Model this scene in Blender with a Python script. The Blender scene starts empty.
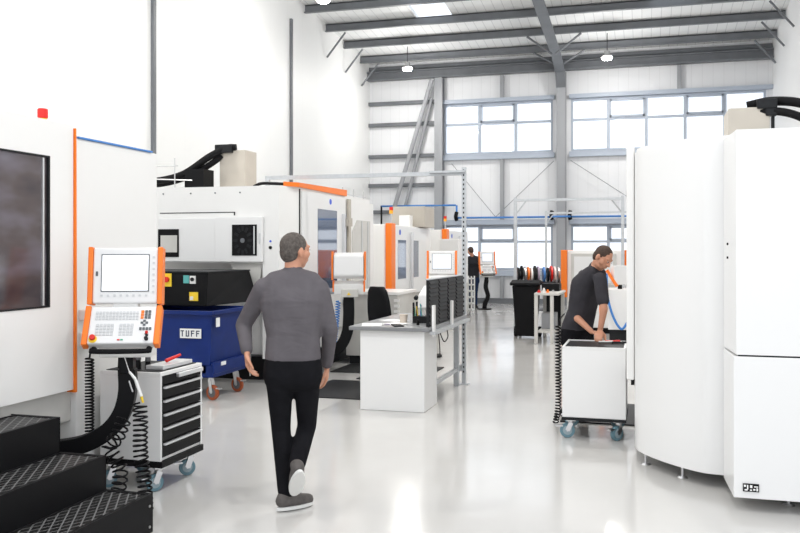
import bpy, math, random
from mathutils import Vector, Matrix
random.seed(7)
C = bpy.context.scene.collection
R = math.radians
V = Vector

# ------------------------------------------------------------ materials
def mat(name, col, rough=.5, metal=0., emit=None, es=0., spec=.5, noise=0., nscale=6., coat=0.):
    m = bpy.data.materials.new(name); m.use_nodes = True
    nt = m.node_tree; p = nt.nodes['Principled BSDF']
    p.inputs['Base Color'].default_value = (*col, 1)
    p.inputs['Roughness'].default_value = rough
    p.inputs['Metallic'].default_value = metal
    p.inputs['Specular IOR Level'].default_value = spec
    p.inputs['Coat Weight'].default_value = coat
    if emit:
        p.inputs['Emission Color'].default_value = (*emit, 1)
        p.inputs['Emission Strength'].default_value = es
    if noise > 0:
        tc = nt.nodes.new('ShaderNodeTexCoord'); n = nt.nodes.new('ShaderNodeTexNoise')
        n.inputs['Scale'].default_value = nscale; n.inputs['Detail'].default_value = 4
        nt.links.new(tc.outputs['Object'], n.inputs['Vector'])
        r = nt.nodes.new('ShaderNodeValToRGB')
        r.color_ramp.elements[0].position = .3; r.color_ramp.elements[1].position = .7
        r.color_ramp.elements[0].color = (*[c*(1-noise) for c in col], 1)
        r.color_ramp.elements[1].color = (*[min(1, c*(1+noise*.5)) for c in col], 1)
        nt.links.new(n.outputs['Fac'], r.inputs['Fac'])
        nt.links.new(r.outputs['Color'], p.inputs['Base Color'])
    return m

M = dict(
    wall=mat('wall_paint', (.86, .865, .87), .7, noise=.03, nscale=.6),
    wall_l=mat('left_wall_cladding', (.86, .865, .86), .55),
    backwall=mat('back_wall_liner', (.74, .76, .79), .6),
    steel=mat('grey_painted_steel', (.15, .16, .175), .5, noise=.12, nscale=3),
    steel_l=mat('pale_grey_steel', (.31, .32, .34), .5),
    frame=mat('window_frame_grey', (.42, .47, .55), .5),
    white=mat('white_machine_enamel', (.84, .835, .82), .35, noise=.015, nscale=2),
    white2=mat('white_panel_enamel', (.81, .81, .805), .3),
    offwhite=mat('warm_light_grey_enamel', (.60, .59, .56), .45, noise=.05),
    beige=mat('beige_cabinet', (.50, .46, .40), .5, noise=.06, nscale=4),
    orange=mat('orange_enamel', (.93, .20, .01), .4),
    black=mat('black_enamel', (.007, .007, .008), .45, spec=.12),
    blackm=mat('black_rubber', (.008, .008, .009), .65, spec=.12),
    dark=mat('dark_grey_plastic', (.018, .019, .021), .5, spec=.15),
    hole=mat('dark_recess_interior', (.012, .012, .013), .7, spec=.1),
    blue=mat('blue_skip_paint', (.002, .020, .15), .35, spec=.3, noise=.15, nscale=5),
    bluepipe=mat('blue_pipe', (.05, .22, .60), .4),
    chrome=mat('zinc_plated_steel', (.62, .62, .63), .28, 1.),
    alu=mat('brushed_aluminium', (.72, .73, .75), .35, .8),
    galv=mat('galvanised_strut', (.55, .57, .59), .45, .5, noise=.08, nscale=20),
    red=mat('red_plastic', (.70, .015, .01), .4),
    amber=mat('amber_plastic', (.95, .45, .03), .4),
    green=mat('green_plastic', (.05, .40, .22), .4),
    teal=mat('teal_label', (.10, .42, .40), .5),
    yellow=mat('yellow_plastic', (.90, .62, .03), .5),
    caster=mat('blue_grey_rubber_tyre', (.13, .24, .29), .5),
    caster_hub=mat('grey_blue_wheel_disc', (.30, .38, .42), .5),
    tool_steel=mat('dark_tool_steel', (.10, .10, .105), .35, .6),
    caster_o=mat('orange_brown_tyre', (.32, .065, .015), .5),
    screen=mat('lit_screen', (.5, .52, .55), .3, emit=(.92, .95, 1), es=1.1),
    screen_d=mat('dim_lit_screen', (.5, .52, .55), .3, emit=(.85, .9, 1), es=.55),
    keys=mat('pale_grey_keys', (.62, .63, .64), .5),
    keyd=mat('dark_keys', (.10, .11, .12), .5),
    panelgrey=mat('control_panel_face', (.80, .80, .80), .4),
    worktop=mat('grey_laminate', (.22, .225, .235), .35),
    paper=mat('white_paper', (.85, .85, .84), .8),
    cup=mat('beige_card_cup', (.62, .54, .46), .7),
    skin=mat('skin', (.56, .27, .17), .5, noise=.06, nscale=12),
    hair=mat('short_greying_brown_hair', (.12, .105, .095), .8, spec=.1, noise=.4, nscale=60),
    hair2=mat('dark_cropped_hair', (.06, .035, .025), .8, noise=.3, nscale=60),
    shirt=mat('grey_sweatshirt_cloth', (.125, .115, .125), .9, spec=.08, noise=.12, nscale=9),
    shirt2=mat('charcoal_polo_cloth', (.050, .048, .055), .9, spec=.08, noise=.15, nscale=9),
    jacket=mat('black_jacket_cloth', (.03, .03, .034), .85, spec=.08),
    trouser=mat('black_trouser_cloth', (.010, .010, .012), .9, spec=.08, noise=.2, nscale=12),
    jeans=mat('dark_blue_denim', (.02, .035, .08), .9, spec=.08),
    shoe=mat('grey_trainer_cloth', (.10, .09, .085), .8, noise=.2, nscale=30),
    sole=mat('white_rubber_sole', (.72, .72, .70), .6),
    lamp=mat('lit_lamp_lens', (.9, .9, .9), .4, emit=(1, .97, .90), es=80),
    lamp_body=mat('lamp_housing', (.5, .5, .5), .4, .6),
    purple=mat('lilac_disc', (.42, .36, .48), .5),
    silver=mat('silver_disc', (.6, .6, .6), .3, .9),
    cloth_mark=mat('reflective_stripe', (.55, .55, .56), .6),
    navy=mat('navy_letters', (.01, .015, .06), .5),
    logo=mat('blue_badge', (.05, .12, .65), .5),
)

def node_mat(name, fn):
    m = bpy.data.materials.new(name); m.use_nodes = True
    nt = m.node_tree; fn(nt, nt.nodes['Principled BSDF']); return m
def _floor(nt, p):
    L = nt.links.new; N = nt.nodes.new
    tc = N('ShaderNodeTexCoord')
    n = N('ShaderNodeTexNoise'); n.inputs['Scale'].default_value = .55; n.inputs['Detail'].default_value = 5
    L(tc.outputs['Object'], n.inputs['Vector'])
    r = N('ShaderNodeValToRGB')
    r.color_ramp.elements[0].position = .3; r.color_ramp.elements[1].position = .72
    r.color_ramp.elements[0].color = (.54, .53, .515, 1); r.color_ramp.elements[1].color = (.63, .62, .605, 1)
    L(n.outputs['Fac'], r.inputs['Fac']); L(r.outputs['Color'], p.inputs['Base Color'])
    n2 = N('ShaderNodeTexNoise'); n2.inputs['Scale'].default_value = 1.7; n2.inputs['Detail'].default_value = 3
    L(tc.outputs['Object'], n2.inputs['Vector'])
    mr = N('ShaderNodeMapRange'); mr.inputs['To Min'].default_value = .07; mr.inputs['To Max'].default_value = .2
    L(n2.outputs['Fac'], mr.inputs['Value']); L(mr.outputs['Result'], p.inputs['Roughness'])
    p.inputs['Specular IOR Level'].default_value = .6
    b = N('ShaderNodeBump'); b.inputs['Strength'].default_value = .012; b.inputs['Distance'].default_value = .02
    n3 = N('ShaderNodeTexNoise'); n3.inputs['Scale'].default_value = 2.2
    L(tc.outputs['Object'], n3.inputs['Vector']); L(n3.outputs['Fac'], b.inputs['Height']); L(b.outputs['Normal'], p.inputs['Normal'])
def folds(m, sc, st):
    nt = m.node_tree; L = nt.links.new
    tc = nt.nodes.new('ShaderNodeTexCoord'); mp = nt.nodes.new('ShaderNodeMapping'); mp.inputs['Scale'].default_value = (1, 1, 2.2); mp.inputs['Rotation'].default_value = (.3, .5, 0)
    n = nt.nodes.new('ShaderNodeTexNoise'); n.inputs['Scale'].default_value = sc; n.inputs['Detail'].default_value = 2; n.inputs['Distortion'].default_value = .6
    b = nt.nodes.new('ShaderNodeBump'); b.inputs['Strength'].default_value = st; b.inputs['Distance'].default_value = .03
    L(tc.outputs['Object'], mp.inputs[0]); L(mp.outputs[0], n.inputs['Vector']); L(n.outputs['Fac'], b.inputs['Height']); L(b.outputs['Normal'], nt.nodes['Principled BSDF'].inputs['Normal'])
for k in ('shirt', 'shirt2', 'jacket', 'trouser', 'jeans'): folds(M[k], 5, .35)
M['floor'] = node_mat('resin_floor', _floor)
def _ribbed(c1, c2, axis, period, duty=.85, rough=.5):
    def fn(nt, p):
        L = nt.links.new; N = nt.nodes.new
        tc = N('ShaderNodeTexCoord'); sx = N('ShaderNodeSeparateXYZ'); L(tc.outputs['Object'], sx.inputs[0])
        a = N('ShaderNodeMath'); a.operation = 'DIVIDE'; a.inputs[1].default_value = period; L(sx.outputs[axis], a.inputs[0])
        f = N('ShaderNodeMath'); f.operation = 'FRACT'; L(a.outputs[0], f.inputs[0])
        g = N('ShaderNodeMath'); g.operation = 'GREATER_THAN'; g.inputs[1].default_value = duty; L(f.outputs[0], g.inputs[0])
        mx = N('ShaderNodeMix'); mx.data_type = 'RGBA'; L(g.outputs[0], mx.inputs['Factor'])
        mx.inputs['A'].default_value = (*c1, 1); mx.inputs['B'].default_value = (*c2, 1)
        L(mx.outputs['Result'], p.inputs['Base Color']); p.inputs['Roughness'].default_value = rough
        b = N('ShaderNodeBump'); b.inputs['Strength'].default_value = .4; b.inputs['Distance'].default_value = .02
        L(g.outputs[0], b.inputs['Height']); L(b.outputs['Normal'], p.inputs['Normal'])
    return fn
M['roof'] = node_mat('roof_liner_sheet', _ribbed((.84, .85, .85), (.62, .63, .64), 0, .25, .93))
M['backwall'] = node_mat('wall_liner_sheet', _ribbed((.80, .81, .83), (.72, .73, .75), 0, .30, .95))
M['wall_l'] = node_mat('left_wall_panels', _ribbed((.86, .865, .86), (.82, .825, .82), 1, 1.0, .985))
def _grate(nt, p):
    L = nt.links.new; N = nt.nodes.new
    tc = N('ShaderNodeTexCoord'); sx = N('ShaderNodeSeparateXYZ'); L(tc.outputs['Object'], sx.inputs[0])
    def m(op, a, b=None):
        k = N('ShaderNodeMath'); k.operation = op
        for i, q in enumerate((a, b)):
            if q is None: continue
            if isinstance(q, (int, float)): k.inputs[i].default_value = q
            else: L(q, k.inputs[i])
        return k.outputs[0]
    u = m('DIVIDE', sx.outputs[0], .055); v = m('DIVIDE', sx.outputs[1], .10)
    def tri(w): return m('ABSOLUTE', m('SUBTRACT', m('FRACT', w), .5))
    a = tri(m('ADD', u, v)); b = tri(m('SUBTRACT', u, v))
    g = m('GREATER_THAN', m('MAXIMUM', a, b), .41)
    mx = N('ShaderNodeMix'); mx.data_type = 'RGBA'; L(g, mx.inputs['Factor'])
    mx.inputs['A'].default_value = (.006, .006, .006, 1); mx.inputs['B'].default_value = (.17, .17, .17, 1)
    L(mx.outputs['Result'], p.inputs['Base Color'])
    p.inputs['Roughness'].default_value = .4; p.inputs['Specular IOR Level'].default_value = .15
    bp = N('ShaderNodeBump'); bp.inputs['Strength'].default_value = 1; bp.inputs['Distance'].default_value = .006
    L(g, bp.inputs['Height']); L(bp.outputs['Normal'], p.inputs['Normal'])
M['grate'] = node_mat('expanded_metal_tread', _grate)
def _viewglass(nt, p):       # machine window: soft reflections and dim interior painted as purple-brown noise
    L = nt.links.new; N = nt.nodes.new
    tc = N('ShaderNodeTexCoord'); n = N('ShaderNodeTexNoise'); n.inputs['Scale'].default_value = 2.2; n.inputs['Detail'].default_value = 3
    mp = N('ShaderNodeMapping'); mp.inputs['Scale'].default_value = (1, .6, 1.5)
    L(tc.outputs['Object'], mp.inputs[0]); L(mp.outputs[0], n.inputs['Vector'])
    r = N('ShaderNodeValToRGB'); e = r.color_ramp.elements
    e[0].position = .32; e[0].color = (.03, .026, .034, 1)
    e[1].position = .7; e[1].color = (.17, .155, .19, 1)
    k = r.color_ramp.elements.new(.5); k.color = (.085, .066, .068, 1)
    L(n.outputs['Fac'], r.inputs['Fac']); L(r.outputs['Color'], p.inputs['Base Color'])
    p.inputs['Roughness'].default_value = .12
M['viewglass'] = node_mat('painted_reflection_window', _viewglass)
def _bglass(nt, p):
    p.inputs['Base Color'].default_value = (.10, .13, .20, 1); p.inputs['Roughness'].default_value = .04
    p.inputs['Specular IOR Level'].default_value = 1.0; p.inputs['IOR'].default_value = 2.2
M['mirrorglass'] = node_mat('reflective_blue_glass', _bglass)
def glassmat(name, tint, k):
    m = bpy.data.materials.new(name); m.use_nodes = True; nt = m.node_tree; nt.nodes.clear()
    o = nt.nodes.new('ShaderNodeOutputMaterial'); t = nt.nodes.new('ShaderNodeBsdfTransparent'); g = nt.nodes.new('ShaderNodeBsdfGlossy')
    t.inputs[0].default_value = (*tint, 1); g.inputs['Roughness'].default_value = .05
    x = nt.nodes.new('ShaderNodeMixShader'); x.inputs[0].default_value = k
    nt.links.new(t.outputs[0], x.inputs[1]); nt.links.new(g.outputs[0], x.inputs[2]); nt.links.new(x.outputs[0], o.inputs[0])
    return m
M['pane'] = glassmat('clear_window_pane', (.97, .985, 1.), .05)

# ------------------------------------------------------------ mesh building
class B:
    def __init__(s): s.v = []; s.f = []
    def add(s, vs, fs):
        o = len(s.v); s.v += [V(p) for p in vs]; s.f += [tuple(i+o for i in f) for f in fs]; return s
    def box(s, x0, x1, y0, y1, z0, z1):
        return s.add([(x0,y0,z0),(x1,y0,z0),(x1,y1,z0),(x0,y1,z0),(x0,y0,z1),(x1,y0,z1),(x1,y1,z1),(x0,y1,z1)],
                     [(0,3,2,1),(4,5,6,7),(0,1,5,4),(1,2,6,5),(2,3,7,6),(3,0,4,7)])
    def obox(s, c, ax, ay, az, hx, hy, hz):        # oriented box: centre, three unit axes, half sizes
        c, ax, ay, az = V(c), V(ax), V(ay), V(az); vs = []
        for k in (-1, 1):
            for (i, j) in ((-1,-1),(1,-1),(1,1),(-1,1)): vs.append(c+ax*hx*i+ay*hy*j+az*hz*k)
        return s.add(vs, [(0,3,2,1),(4,5,6,7),(0,1,5,4),(1,2,6,5),(2,3,7,6),(3,0,4,7)])
    def prism(s, poly, z0, z1):                    # polygon in xy, extruded in z
        n = len(poly)
        return s.add([(x,y,z0) for x,y in poly]+[(x,y,z1) for x,y in poly],
                     [tuple(reversed(range(n))), tuple(range(n,2*n))]+[(i,(i+1)%n,n+(i+1)%n,n+i) for i in range(n)])
    def prismy(s, poly, y0, y1):                   # polygon in xz, extruded in y
        n = len(poly)
        return s.add([(x,y0,z) for x,z in poly]+[(x,y1,z) for x,z in poly],
                     [tuple(range(n)), tuple(reversed(range(n,2*n)))]+[(i,n+i,n+(i+1)%n,(i+1)%n) for i in range(n)])
    def prismx(s, poly, x0, x1):                   # polygon in yz, extruded in x
        n = len(poly)
        return s.add([(x0,y,z) for y,z in poly]+[(x1,y,z) for y,z in poly],
                     [tuple(reversed(range(n))), tuple(range(n,2*n))]+[(i,(i+1)%n,n+(i+1)%n,n+i) for i in range(n)])
    def cyl(s, p, q, r, r2=None, n=20):
        p, q = V(p), V(q); r2 = r if r2 is None else r2
        d = (q-p).normalized(); a = d.orthogonal().normalized(); b = d.cross(a)
        vs = [p+(a*math.cos(t)+b*math.sin(t))*r for t in (2*math.pi*i/n for i in range(n))]
        vs += [q+(a*math.cos(t)+b*math.sin(t))*r2 for t in (2*math.pi*i/n for i in range(n))]
        return s.add(vs, [tuple(reversed(range(n))), tuple(range(n,2*n))]+[(i,(i+1)%n,n+(i+1)%n,n+i) for i in range(n)])
    def tube(s, pts, r, n=10):
        pts = [V(p) for p in pts]; m = len(pts); up = None; vs = []
        for i, p in enumerate(pts):
            d = (pts[min(i+1,m-1)]-pts[max(i-1,0)]).normalized()
            if up is None: up = d.orthogonal().normalized()
            up = (up-d*up.dot(d)).normalized(); b = d.cross(up)
            rr = r[i] if isinstance(r, (list, tuple)) else r
            vs += [p+(up*math.cos(t)+b*math.sin(t))*rr for t in (2*math.pi*k/n for k in range(n))]
        fs = [(i*n+k, i*n+(k+1)%n, (i+1)*n+(k+1)%n, (i+1)*n+k) for i in range(m-1) for k in range(n)]
        fs += [tuple(reversed(range(n))), tuple((m-1)*n+k for k in range(n))]
        return s.add(vs, fs)
    def ribbon(s, pts, side, h, w):                # flat bar of section h (in plane) x w along a curve
        pts = [V(p) for p in pts]; m = len(pts); side = V(side).normalized(); vs = []
        for i, p in enumerate(pts):
            d = (pts[min(i+1,m-1)]-pts[max(i-1,0)]).normalized(); nn = d.cross(side).normalized()
            hh = h[i] if isinstance(h, (list, tuple)) else h
            for a, b in ((-1,-1),(1,-1),(1,1),(-1,1)): vs.append(p+nn*hh/2*a+side*w/2*b)
        fs = [(i*4+k, i*4+(k+1)%4, (i+1)*4+(k+1)%4, (i+1)*4+k) for i in range(m-1) for k in range(4)]
        fs += [(3,2,1,0), tuple((m-1)*4+k for k in range(4))]
        return s.add(vs, fs)
    def ell(s, c, rx, ry, rz, rot=None, n=16):
        c = V(c); rot = rot or Matrix.Identity(3); vs = [c+rot@V((0,0,rz))]; fs = []
        for i in range(1, n//2+0):
            t = math.pi*i/(n//2)
            for k in range(n):
                a = 2*math.pi*k/n
                vs.append(c+rot@V((rx*math.sin(t)*math.cos(a), ry*math.sin(t)*math.sin(a), rz*math.cos(t))))
        vs.append(c+rot@V((0,0,-rz))); m = n//2-1
        for k in range(n): fs.append((0, 1+k, 1+(k+1)%n))
        for i in range(m-1):
            for k in range(n): fs.append((1+i*n+k, 1+(i+1)*n+k, 1+(i+1)*n+(k+1)%n, 1+i*n+(k+1)%n))
        last = len(vs)-1
        for k in range(n): fs.append((last, 1+(m-1)*n+(k+1)%n, 1+(m-1)*n+k))
        return s.add(vs, fs)
    def cap(s, p, r, q, r2):                       # tapered capsule
        p, q = V(p), V(q); s.ell(p, r, r, r, n=12); s.ell(q, r2, r2, r2, n=12)
        if (q-p).length > 1e-4: s.cyl(p, q, r, r2, 16)
        return s

def wloc(o):
    l = V((0,0,0))
    while o: l += o.location; o = o.parent
    return l
def build(name, b, m, parent=None, bev=0., smooth=False, label=None, world=True, segs=2):
    me = bpy.data.meshes.new(name); o = bpy.data.objects.new(name, me); C.objects.link(o)
    if parent is not None:
        o.parent = parent; off = wloc(parent) if world else V((0,0,0))
    else:
        xs = [p.x for p in b.v]; ys = [p.y for p in b.v]; zs = [p.z for p in b.v]
        off = V(((min(xs)+max(xs))/2, (min(ys)+max(ys))/2, min(zs))); o.location = off
    me.from_pydata([tuple(p-off) for p in b.v], [], b.f); me.update()
    me.materials.append(m if not isinstance(m, str) else M[m])
    if smooth:
        for p in me.polygons: p.use_smooth = len(p.vertices) <= 4
    if bev > 0:
        md = o.modifiers.new('bevel', 'BEVEL'); md.width = bev; md.segments = segs; md.limit_method = 'ANGLE'; md.angle_limit = R(40)
        md.harden_normals = False
    if label: o['label'] = label
    return o
def tag(o, label, cat, group=None):
    o['label'] = label; o['category'] = cat
    if group: o['group'] = group
    return o
def thing(name, loc, label, cat, group=None, rz=0.):
    o = bpy.data.objects.new(name, None); C.objects.link(o); o.location = loc; o.rotation_euler = (0,0,rz)
    o.empty_display_size = .1
    return tag(o, label, cat, group)
def struct(name, b, m, parent=None, bev=0.):
    o = build(name, b, m, parent, bev)
    if parent is None: o['kind'] = 'structure'
    return o
def kids(o): return [k for k in bpy.data.objects if k.parent == o]
def dup(root, loc, rz=None, label=None, group=None):
    def rec(o, par):
        c = o.copy(); C.objects.link(c); c.parent = par
        for k in kids(o): rec(k, c)
        return c
    r = rec(root, None); r.location = loc
    if rz is not None: r.rotation_euler = (0,0,rz)
    if label: r['label'] = label
    if group: r['group'] = group
    return r
def spl(pts, n=8):      # catmull-rom
    pts = [V(p) for p in pts]; P = [pts[0]*2-pts[1]]+pts+[pts[-1]*2-pts[-2]]; out = []
    for i in range(1, len(P)-2):
        for k in range(n):
            t = k/n; a, b, c, d = P[i-1], P[i], P[i+1], P[i+2]
            out.append(.5*((2*b)+(c-a)*t+(2*a-5*b+4*c-d)*t*t+(3*b-a-3*c+d)*t**3))
    return out+[pts[-1]]
def helix(axis_pts, r, pitch, per=10):
    ax = spl(axis_pts, 10); L = 0; out = []; ph = 0
    for i in range(len(ax)-1):
        p, q = ax[i], ax[i+1]; d = (q-p); l = d.length; steps = max(1, int(l/pitch*per))
        t = d.normalized(); a = t.cross(V((.3,1,.1))).normalized(); b = t.cross(a)
        for k in range(steps):
            ph += 2*math.pi*(l/steps)/pitch
            out.append(p+d*(k/steps)+(a*math.cos(ph)+b*math.sin(ph))*r)
    return out

# ============================================================ CAMERA
cam = bpy.data.cameras.new('camera'); co = bpy.data.objects.new('camera', cam); C.objects.link(co)
co.location = (0, 0, 1.67); co.rotation_euler = (R(90), 0, R(16))
cam.sensor_width = 36; cam.lens = 857/800*36; cam.shift_y = -16.5/800; cam.clip_start = .05; cam.clip_end = 200
bpy.context.scene.camera = co

# ============================================================ SETTING
XL, XR, YB = -8.7, 3.52, 26.75
def roofz(y): return 7.74+.08*(26.65-y)
struct('floor', B().box(XL-.2, 6, -8, YB+.3, -.1, 0), 'floor')
struct('wall_left', B().box(XL-.2, XL, -1, YB+.3, 0, 10.2), 'wall_l')
struct('wall_right', B().box(XR, XR+.2, 4, YB+.3, 0, 10.2), 'wall')
# back wall, built round its window openings
WZ = [(1.05, 2.44), (4.70, 6.30)]; WX = [(-6.2, -2.76), (-2.2, 3.34)]
b = B()
b.box(XL, WX[0][0], YB, YB+.15, 0, 8.1); b.box(WX[0][1], WX[1][0], YB, YB+.15, 0, 8.1); b.box(WX[1][1], XR, YB, YB+.15, 0, 8.1)
for x0, x1 in WX:
    for z0, z1 in ((0, 1.05), (2.44, 4.70), (6.30, 8.1)): b.box(x0, x1, YB, YB+.15, z0, z1)
struct('wall_back', b, 'backwall')
# roof with skylight openings
def roof_box(b, x0, x1, y0, y1):
    b.add([(x0,y0,roofz(y0)),(x1,y0,roofz(y0)),(x1,y1,roofz(y1)),(x0,y1,roofz(y1)),
           (x0,y0,roofz(y0)+.12),(x1,y0,roofz(y0)+.12),(x1,y1,roofz(y1)+.12),(x0,y1,roofz(y1)+.12)],
          [(0,3,2,1),(4,5,6,7),(0,1,5,4),(1,2,6,5),(2,3,7,6),(3,0,4,7)])
SK = [(-6.05, -5.05), (0.1, 1.2)]; SY = [(17.6, 23.2), (17.6, 23.4)]
b = B(); ycut = 23.4
roof_box(b, XL, XR, ycut, YB+.15); roof_box(b, XL, XR, 2, 17.6)
roof_box(b, XL, SK[0][0], 17.6, ycut); roof_box(b, SK[0][1], SK[1][0], 17.6, ycut); roof_box(b, SK[1][1], XR, 17.6, ycut)
roof_box(b, SK[0][0], SK[0][1], 23.2, ycut)
struct('ceiling', b, 'roof')
for i in range(2):
    b = B(); y0, y1 = SY[i]; x0, x1 = SK[i]
    b.add([(x0,y0,roofz(y0)+.05),(x1,y0,roofz(y0)+.05),(x1,y1,roofz(y1)+.05),(x0,y1,roofz(y1)+.05),
           (x0,y0,roofz(y0)+.06),(x1,y0,roofz(y0)+.06),(x1,y1,roofz(y1)+.06),(x0,y1,roofz(y1)+.06)],
          [(0,3,2,1),(4,5,6,7),(0,1,5,4),(1,2,6,5),(2,3,7,6),(3,0,4,7)])
    struct('window_%d' % (5+i), b, 'pane')
# windows
wn = 0
for (x0, x1), nc in zip(WX, (3, 5)):
    for (z0, z1), tr in zip(WZ, (1.93, 5.66)):
        wn += 1
        w = bpy.data.objects.new('window_%d' % wn, None); C.objects.link(w); w.location = ((x0+x1)/2, YB, z0); w['kind'] = 'structure'
        b = B(); t = .06
        b.box(x0, x1, YB-.02, YB+.1, z0, z0+t); b.box(x0, x1, YB-.02, YB+.1, z1-t, z1)
        b.box(x0, x0+t, YB-.02, YB+.1, z0+t, z1-t); b.box(x1-t, x1, YB-.02, YB+.1, z0+t, z1-t)
        for k in range(1, nc):
            xm = x0+(x1-x0)*k/nc; b.box(xm-.045, xm+.045, YB-.01, YB+.1, z0+t, z1-t)
        b.box(x0+t, x1-t, YB, YB+.1, tr-.035, tr+.035)
        for k in ((1,) if nc == 3 else (1, 3)):    # opening top sashes
            xa = x0+(x1-x0)*k/nc+.045; xb = x0+(x1-x0)*(k+1)/nc-.045
            for q in ((xa, xa+.05, tr+.035, z1-t), (xb-.05, xb, tr+.035, z1-t)): b.box(q[0], q[1], YB-.04, YB+.06, q[2], q[3])
            b.box(xa, xb, YB-.04, YB+.06, tr+.035, tr+.09); b.box(xa, xb, YB-.04, YB+.06, z1-t-.05, z1-t)
        build('window_frame', b, 'frame', w)
        build('pane', B().box(x0+t, x1-t, YB+.06, YB+.066, z0+t, z1-t), 'pane', w)
# steelwork
tn = [0]
def trim(b, m='steel', bev=0):
    tn[0] += 1; return struct('trim_%d' % tn[0], b, m, None, bev)
for k in range(7):      # purlins running left to right under the roof
    y = 25.75-1.53*k; z = roofz(y)-.02
    b = B(); b.box(XL+.02, XR-.02, y-.02, y+.02, z-.20, z-.01); b.box(XL+.02, XR-.02, y-.09, y+.02, z-.22, z-.20); b.box(XL+.02, XR-.02, y-.02, y+.09, z-.03, z-.0)
    trim(b)
b = B(); b.box(XL+.02, XR-.02, 26.35, 26.6, 7.14, 7.19); b.box(XL+.02, XR-.02, 26.45, 26.5, 7.19, 7.38); b.box(XL+.02, XR-.02, 26.35, 26.6, 7.38, 7.42); trim(b)   # eaves beam
trim(B().box(XL+.02, XR-.02, 26.62, 26.74, 7.50, 7.62))
def ibeam_col(x, y, w, d, z1, m):
    b = B(); b.box(x-w/2, x+w/2, y-d, y-d+.03, 0, z1); b.box(x-w/2, x+w/2, y-.03, y, 0, z1); b.box(x-.015, x+.015, y-d+.03, y-.03, 0, z1); return trim(b, m)
ibeam_col(-2.47, 26.70, .26, .42, 7.13, 'steel_l')                 # portal column
ibeam_col(-6.31, 26.70, .26, .30, 7.13, 'steel_l')                 # wind post
b = B()                                                            # rafter with haunch above the column
pts = [(26.7, 6.6), (26.28, 6.6), (26.0, 7.0), (24.9, 7.28), (16, 7.98), (4, 8.94), (4, 9.22), (16, 8.26), (26.7, 7.4)]
b.prismx(pts, -2.485, -2.455)
for (ya, za), (yb, zb) in zip(pts[1:5], pts[2:6]):
    b.obox(((-2.47), (ya+yb)/2, (za+zb)/2), (1,0,0), V((0, yb-ya, zb-za)).normalized(), V((0, -(zb-za), yb-ya)).normalized(), .14, V((0, yb-ya, zb-za)).length/2, .018)
trim(b)
for s in (-1, 1):       # knee braces from rafter to purlins, and at the ends of the purlins
    for y in (24.22, 25.75):
        b = B(); b.cyl((-2.47+s*.05, y, 7.15), (-2.47+s*.75, y, roofz(y)-.25), .03, n=8); trim(b)
for y in (25.75, 24.22, 22.69):
    for x, s in ((XL+.05, 1), (XR-.05, -1)):
        trim(B().cyl((x, y, roofz(y)-.95), (x+s*.55, y, roofz(y)-.28), .028, n=8))
# rails of the back wall
trim(B().box(-6.2, -2.7, 26.58, 26.74, 6.31, 6.43), 'frame'); trim(B().box(-2.25, XR, 26.58, 26.74, 6.31, 6.43), 'frame')
trim(B().box(-6.2, -2.7, 26.60, 26.74, 4.52, 4.68), 'frame'); trim(B().box(-2.25, XR, 26.60, 26.74, 4.52, 4.68), 'frame')
trim(B().box(-6.2, -2.7, 26.56, 26.74, 2.46, 2.62), 'frame'); trim(B().box(-2.25, XR, 26.56, 26.74, 2.46, 2.62), 'frame')
trim(B().box(-6.2, -2.7, 26.56, 26.74, .86, 1.03), 'frame'); trim(B().box(-2.25, XR, 26.56, 26.74, .86, 1.03), 'frame')
for z in (6.42, 5.73, 4.70, 3.76, 2.9): trim(B().box(XL, -6.44, 26.6, 26.74, z-.05, z+.06))
for x in (-4.32,): trim(B().box(x-.055, x+.055, 26.58, 26.74, 2.62, 4.5), 'steel_l')
for x in (-4.32, .95): trim(B().box(x-.055, x+.055, 26.58, 26.74, 6.43, 7.13), 'steel_l')
for x in (-4.32, .95): trim(B().box(x-.055, x+.055, 26.58, 26.74, 0, .86), 'steel_l')
trim(B().box(.895, 1.005, 26.58, 26.74, 2.62, 4.5), 'steel_l')
trim(B().box(-6.2, -2.7, 26.5, 26.74, 0, .16), 'steel'); trim(B().box(-2.25, XR, 26.5, 26.74, 0, .16), 'steel')
# diagonal tube brace
trim(B().cyl((-6.5, 26.3, 7.05), (-7.75, 26.3, 2.95), .07, n=12), 'steel_l'); trim(B().cyl((-6.55, 26.5, 6.5), (-7.45, 26.5, 2.95), .055, n=12), 'steel_l')
for p, q in (((-5.9, 26.5, 4.4), (-4.5, 26.5, 2.7)), ((-2.7, 26.5, 4.4), (-4.5, 26.5, 2.7)), ((-2.2, 26.5, 4.4), (.3, 26.5, 2.7))):
    trim(B().cyl(p, q, .012, n=6), 'steel_l')
# conduits down the left wall
for y, z0 in ((13.85, 2.3), (20.2, 2.0)):
    trim(B().box(XL, XL+.06, y-.045, y+.045, z0, 8.3 if y < 16 else 7.55), 'steel')
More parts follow.
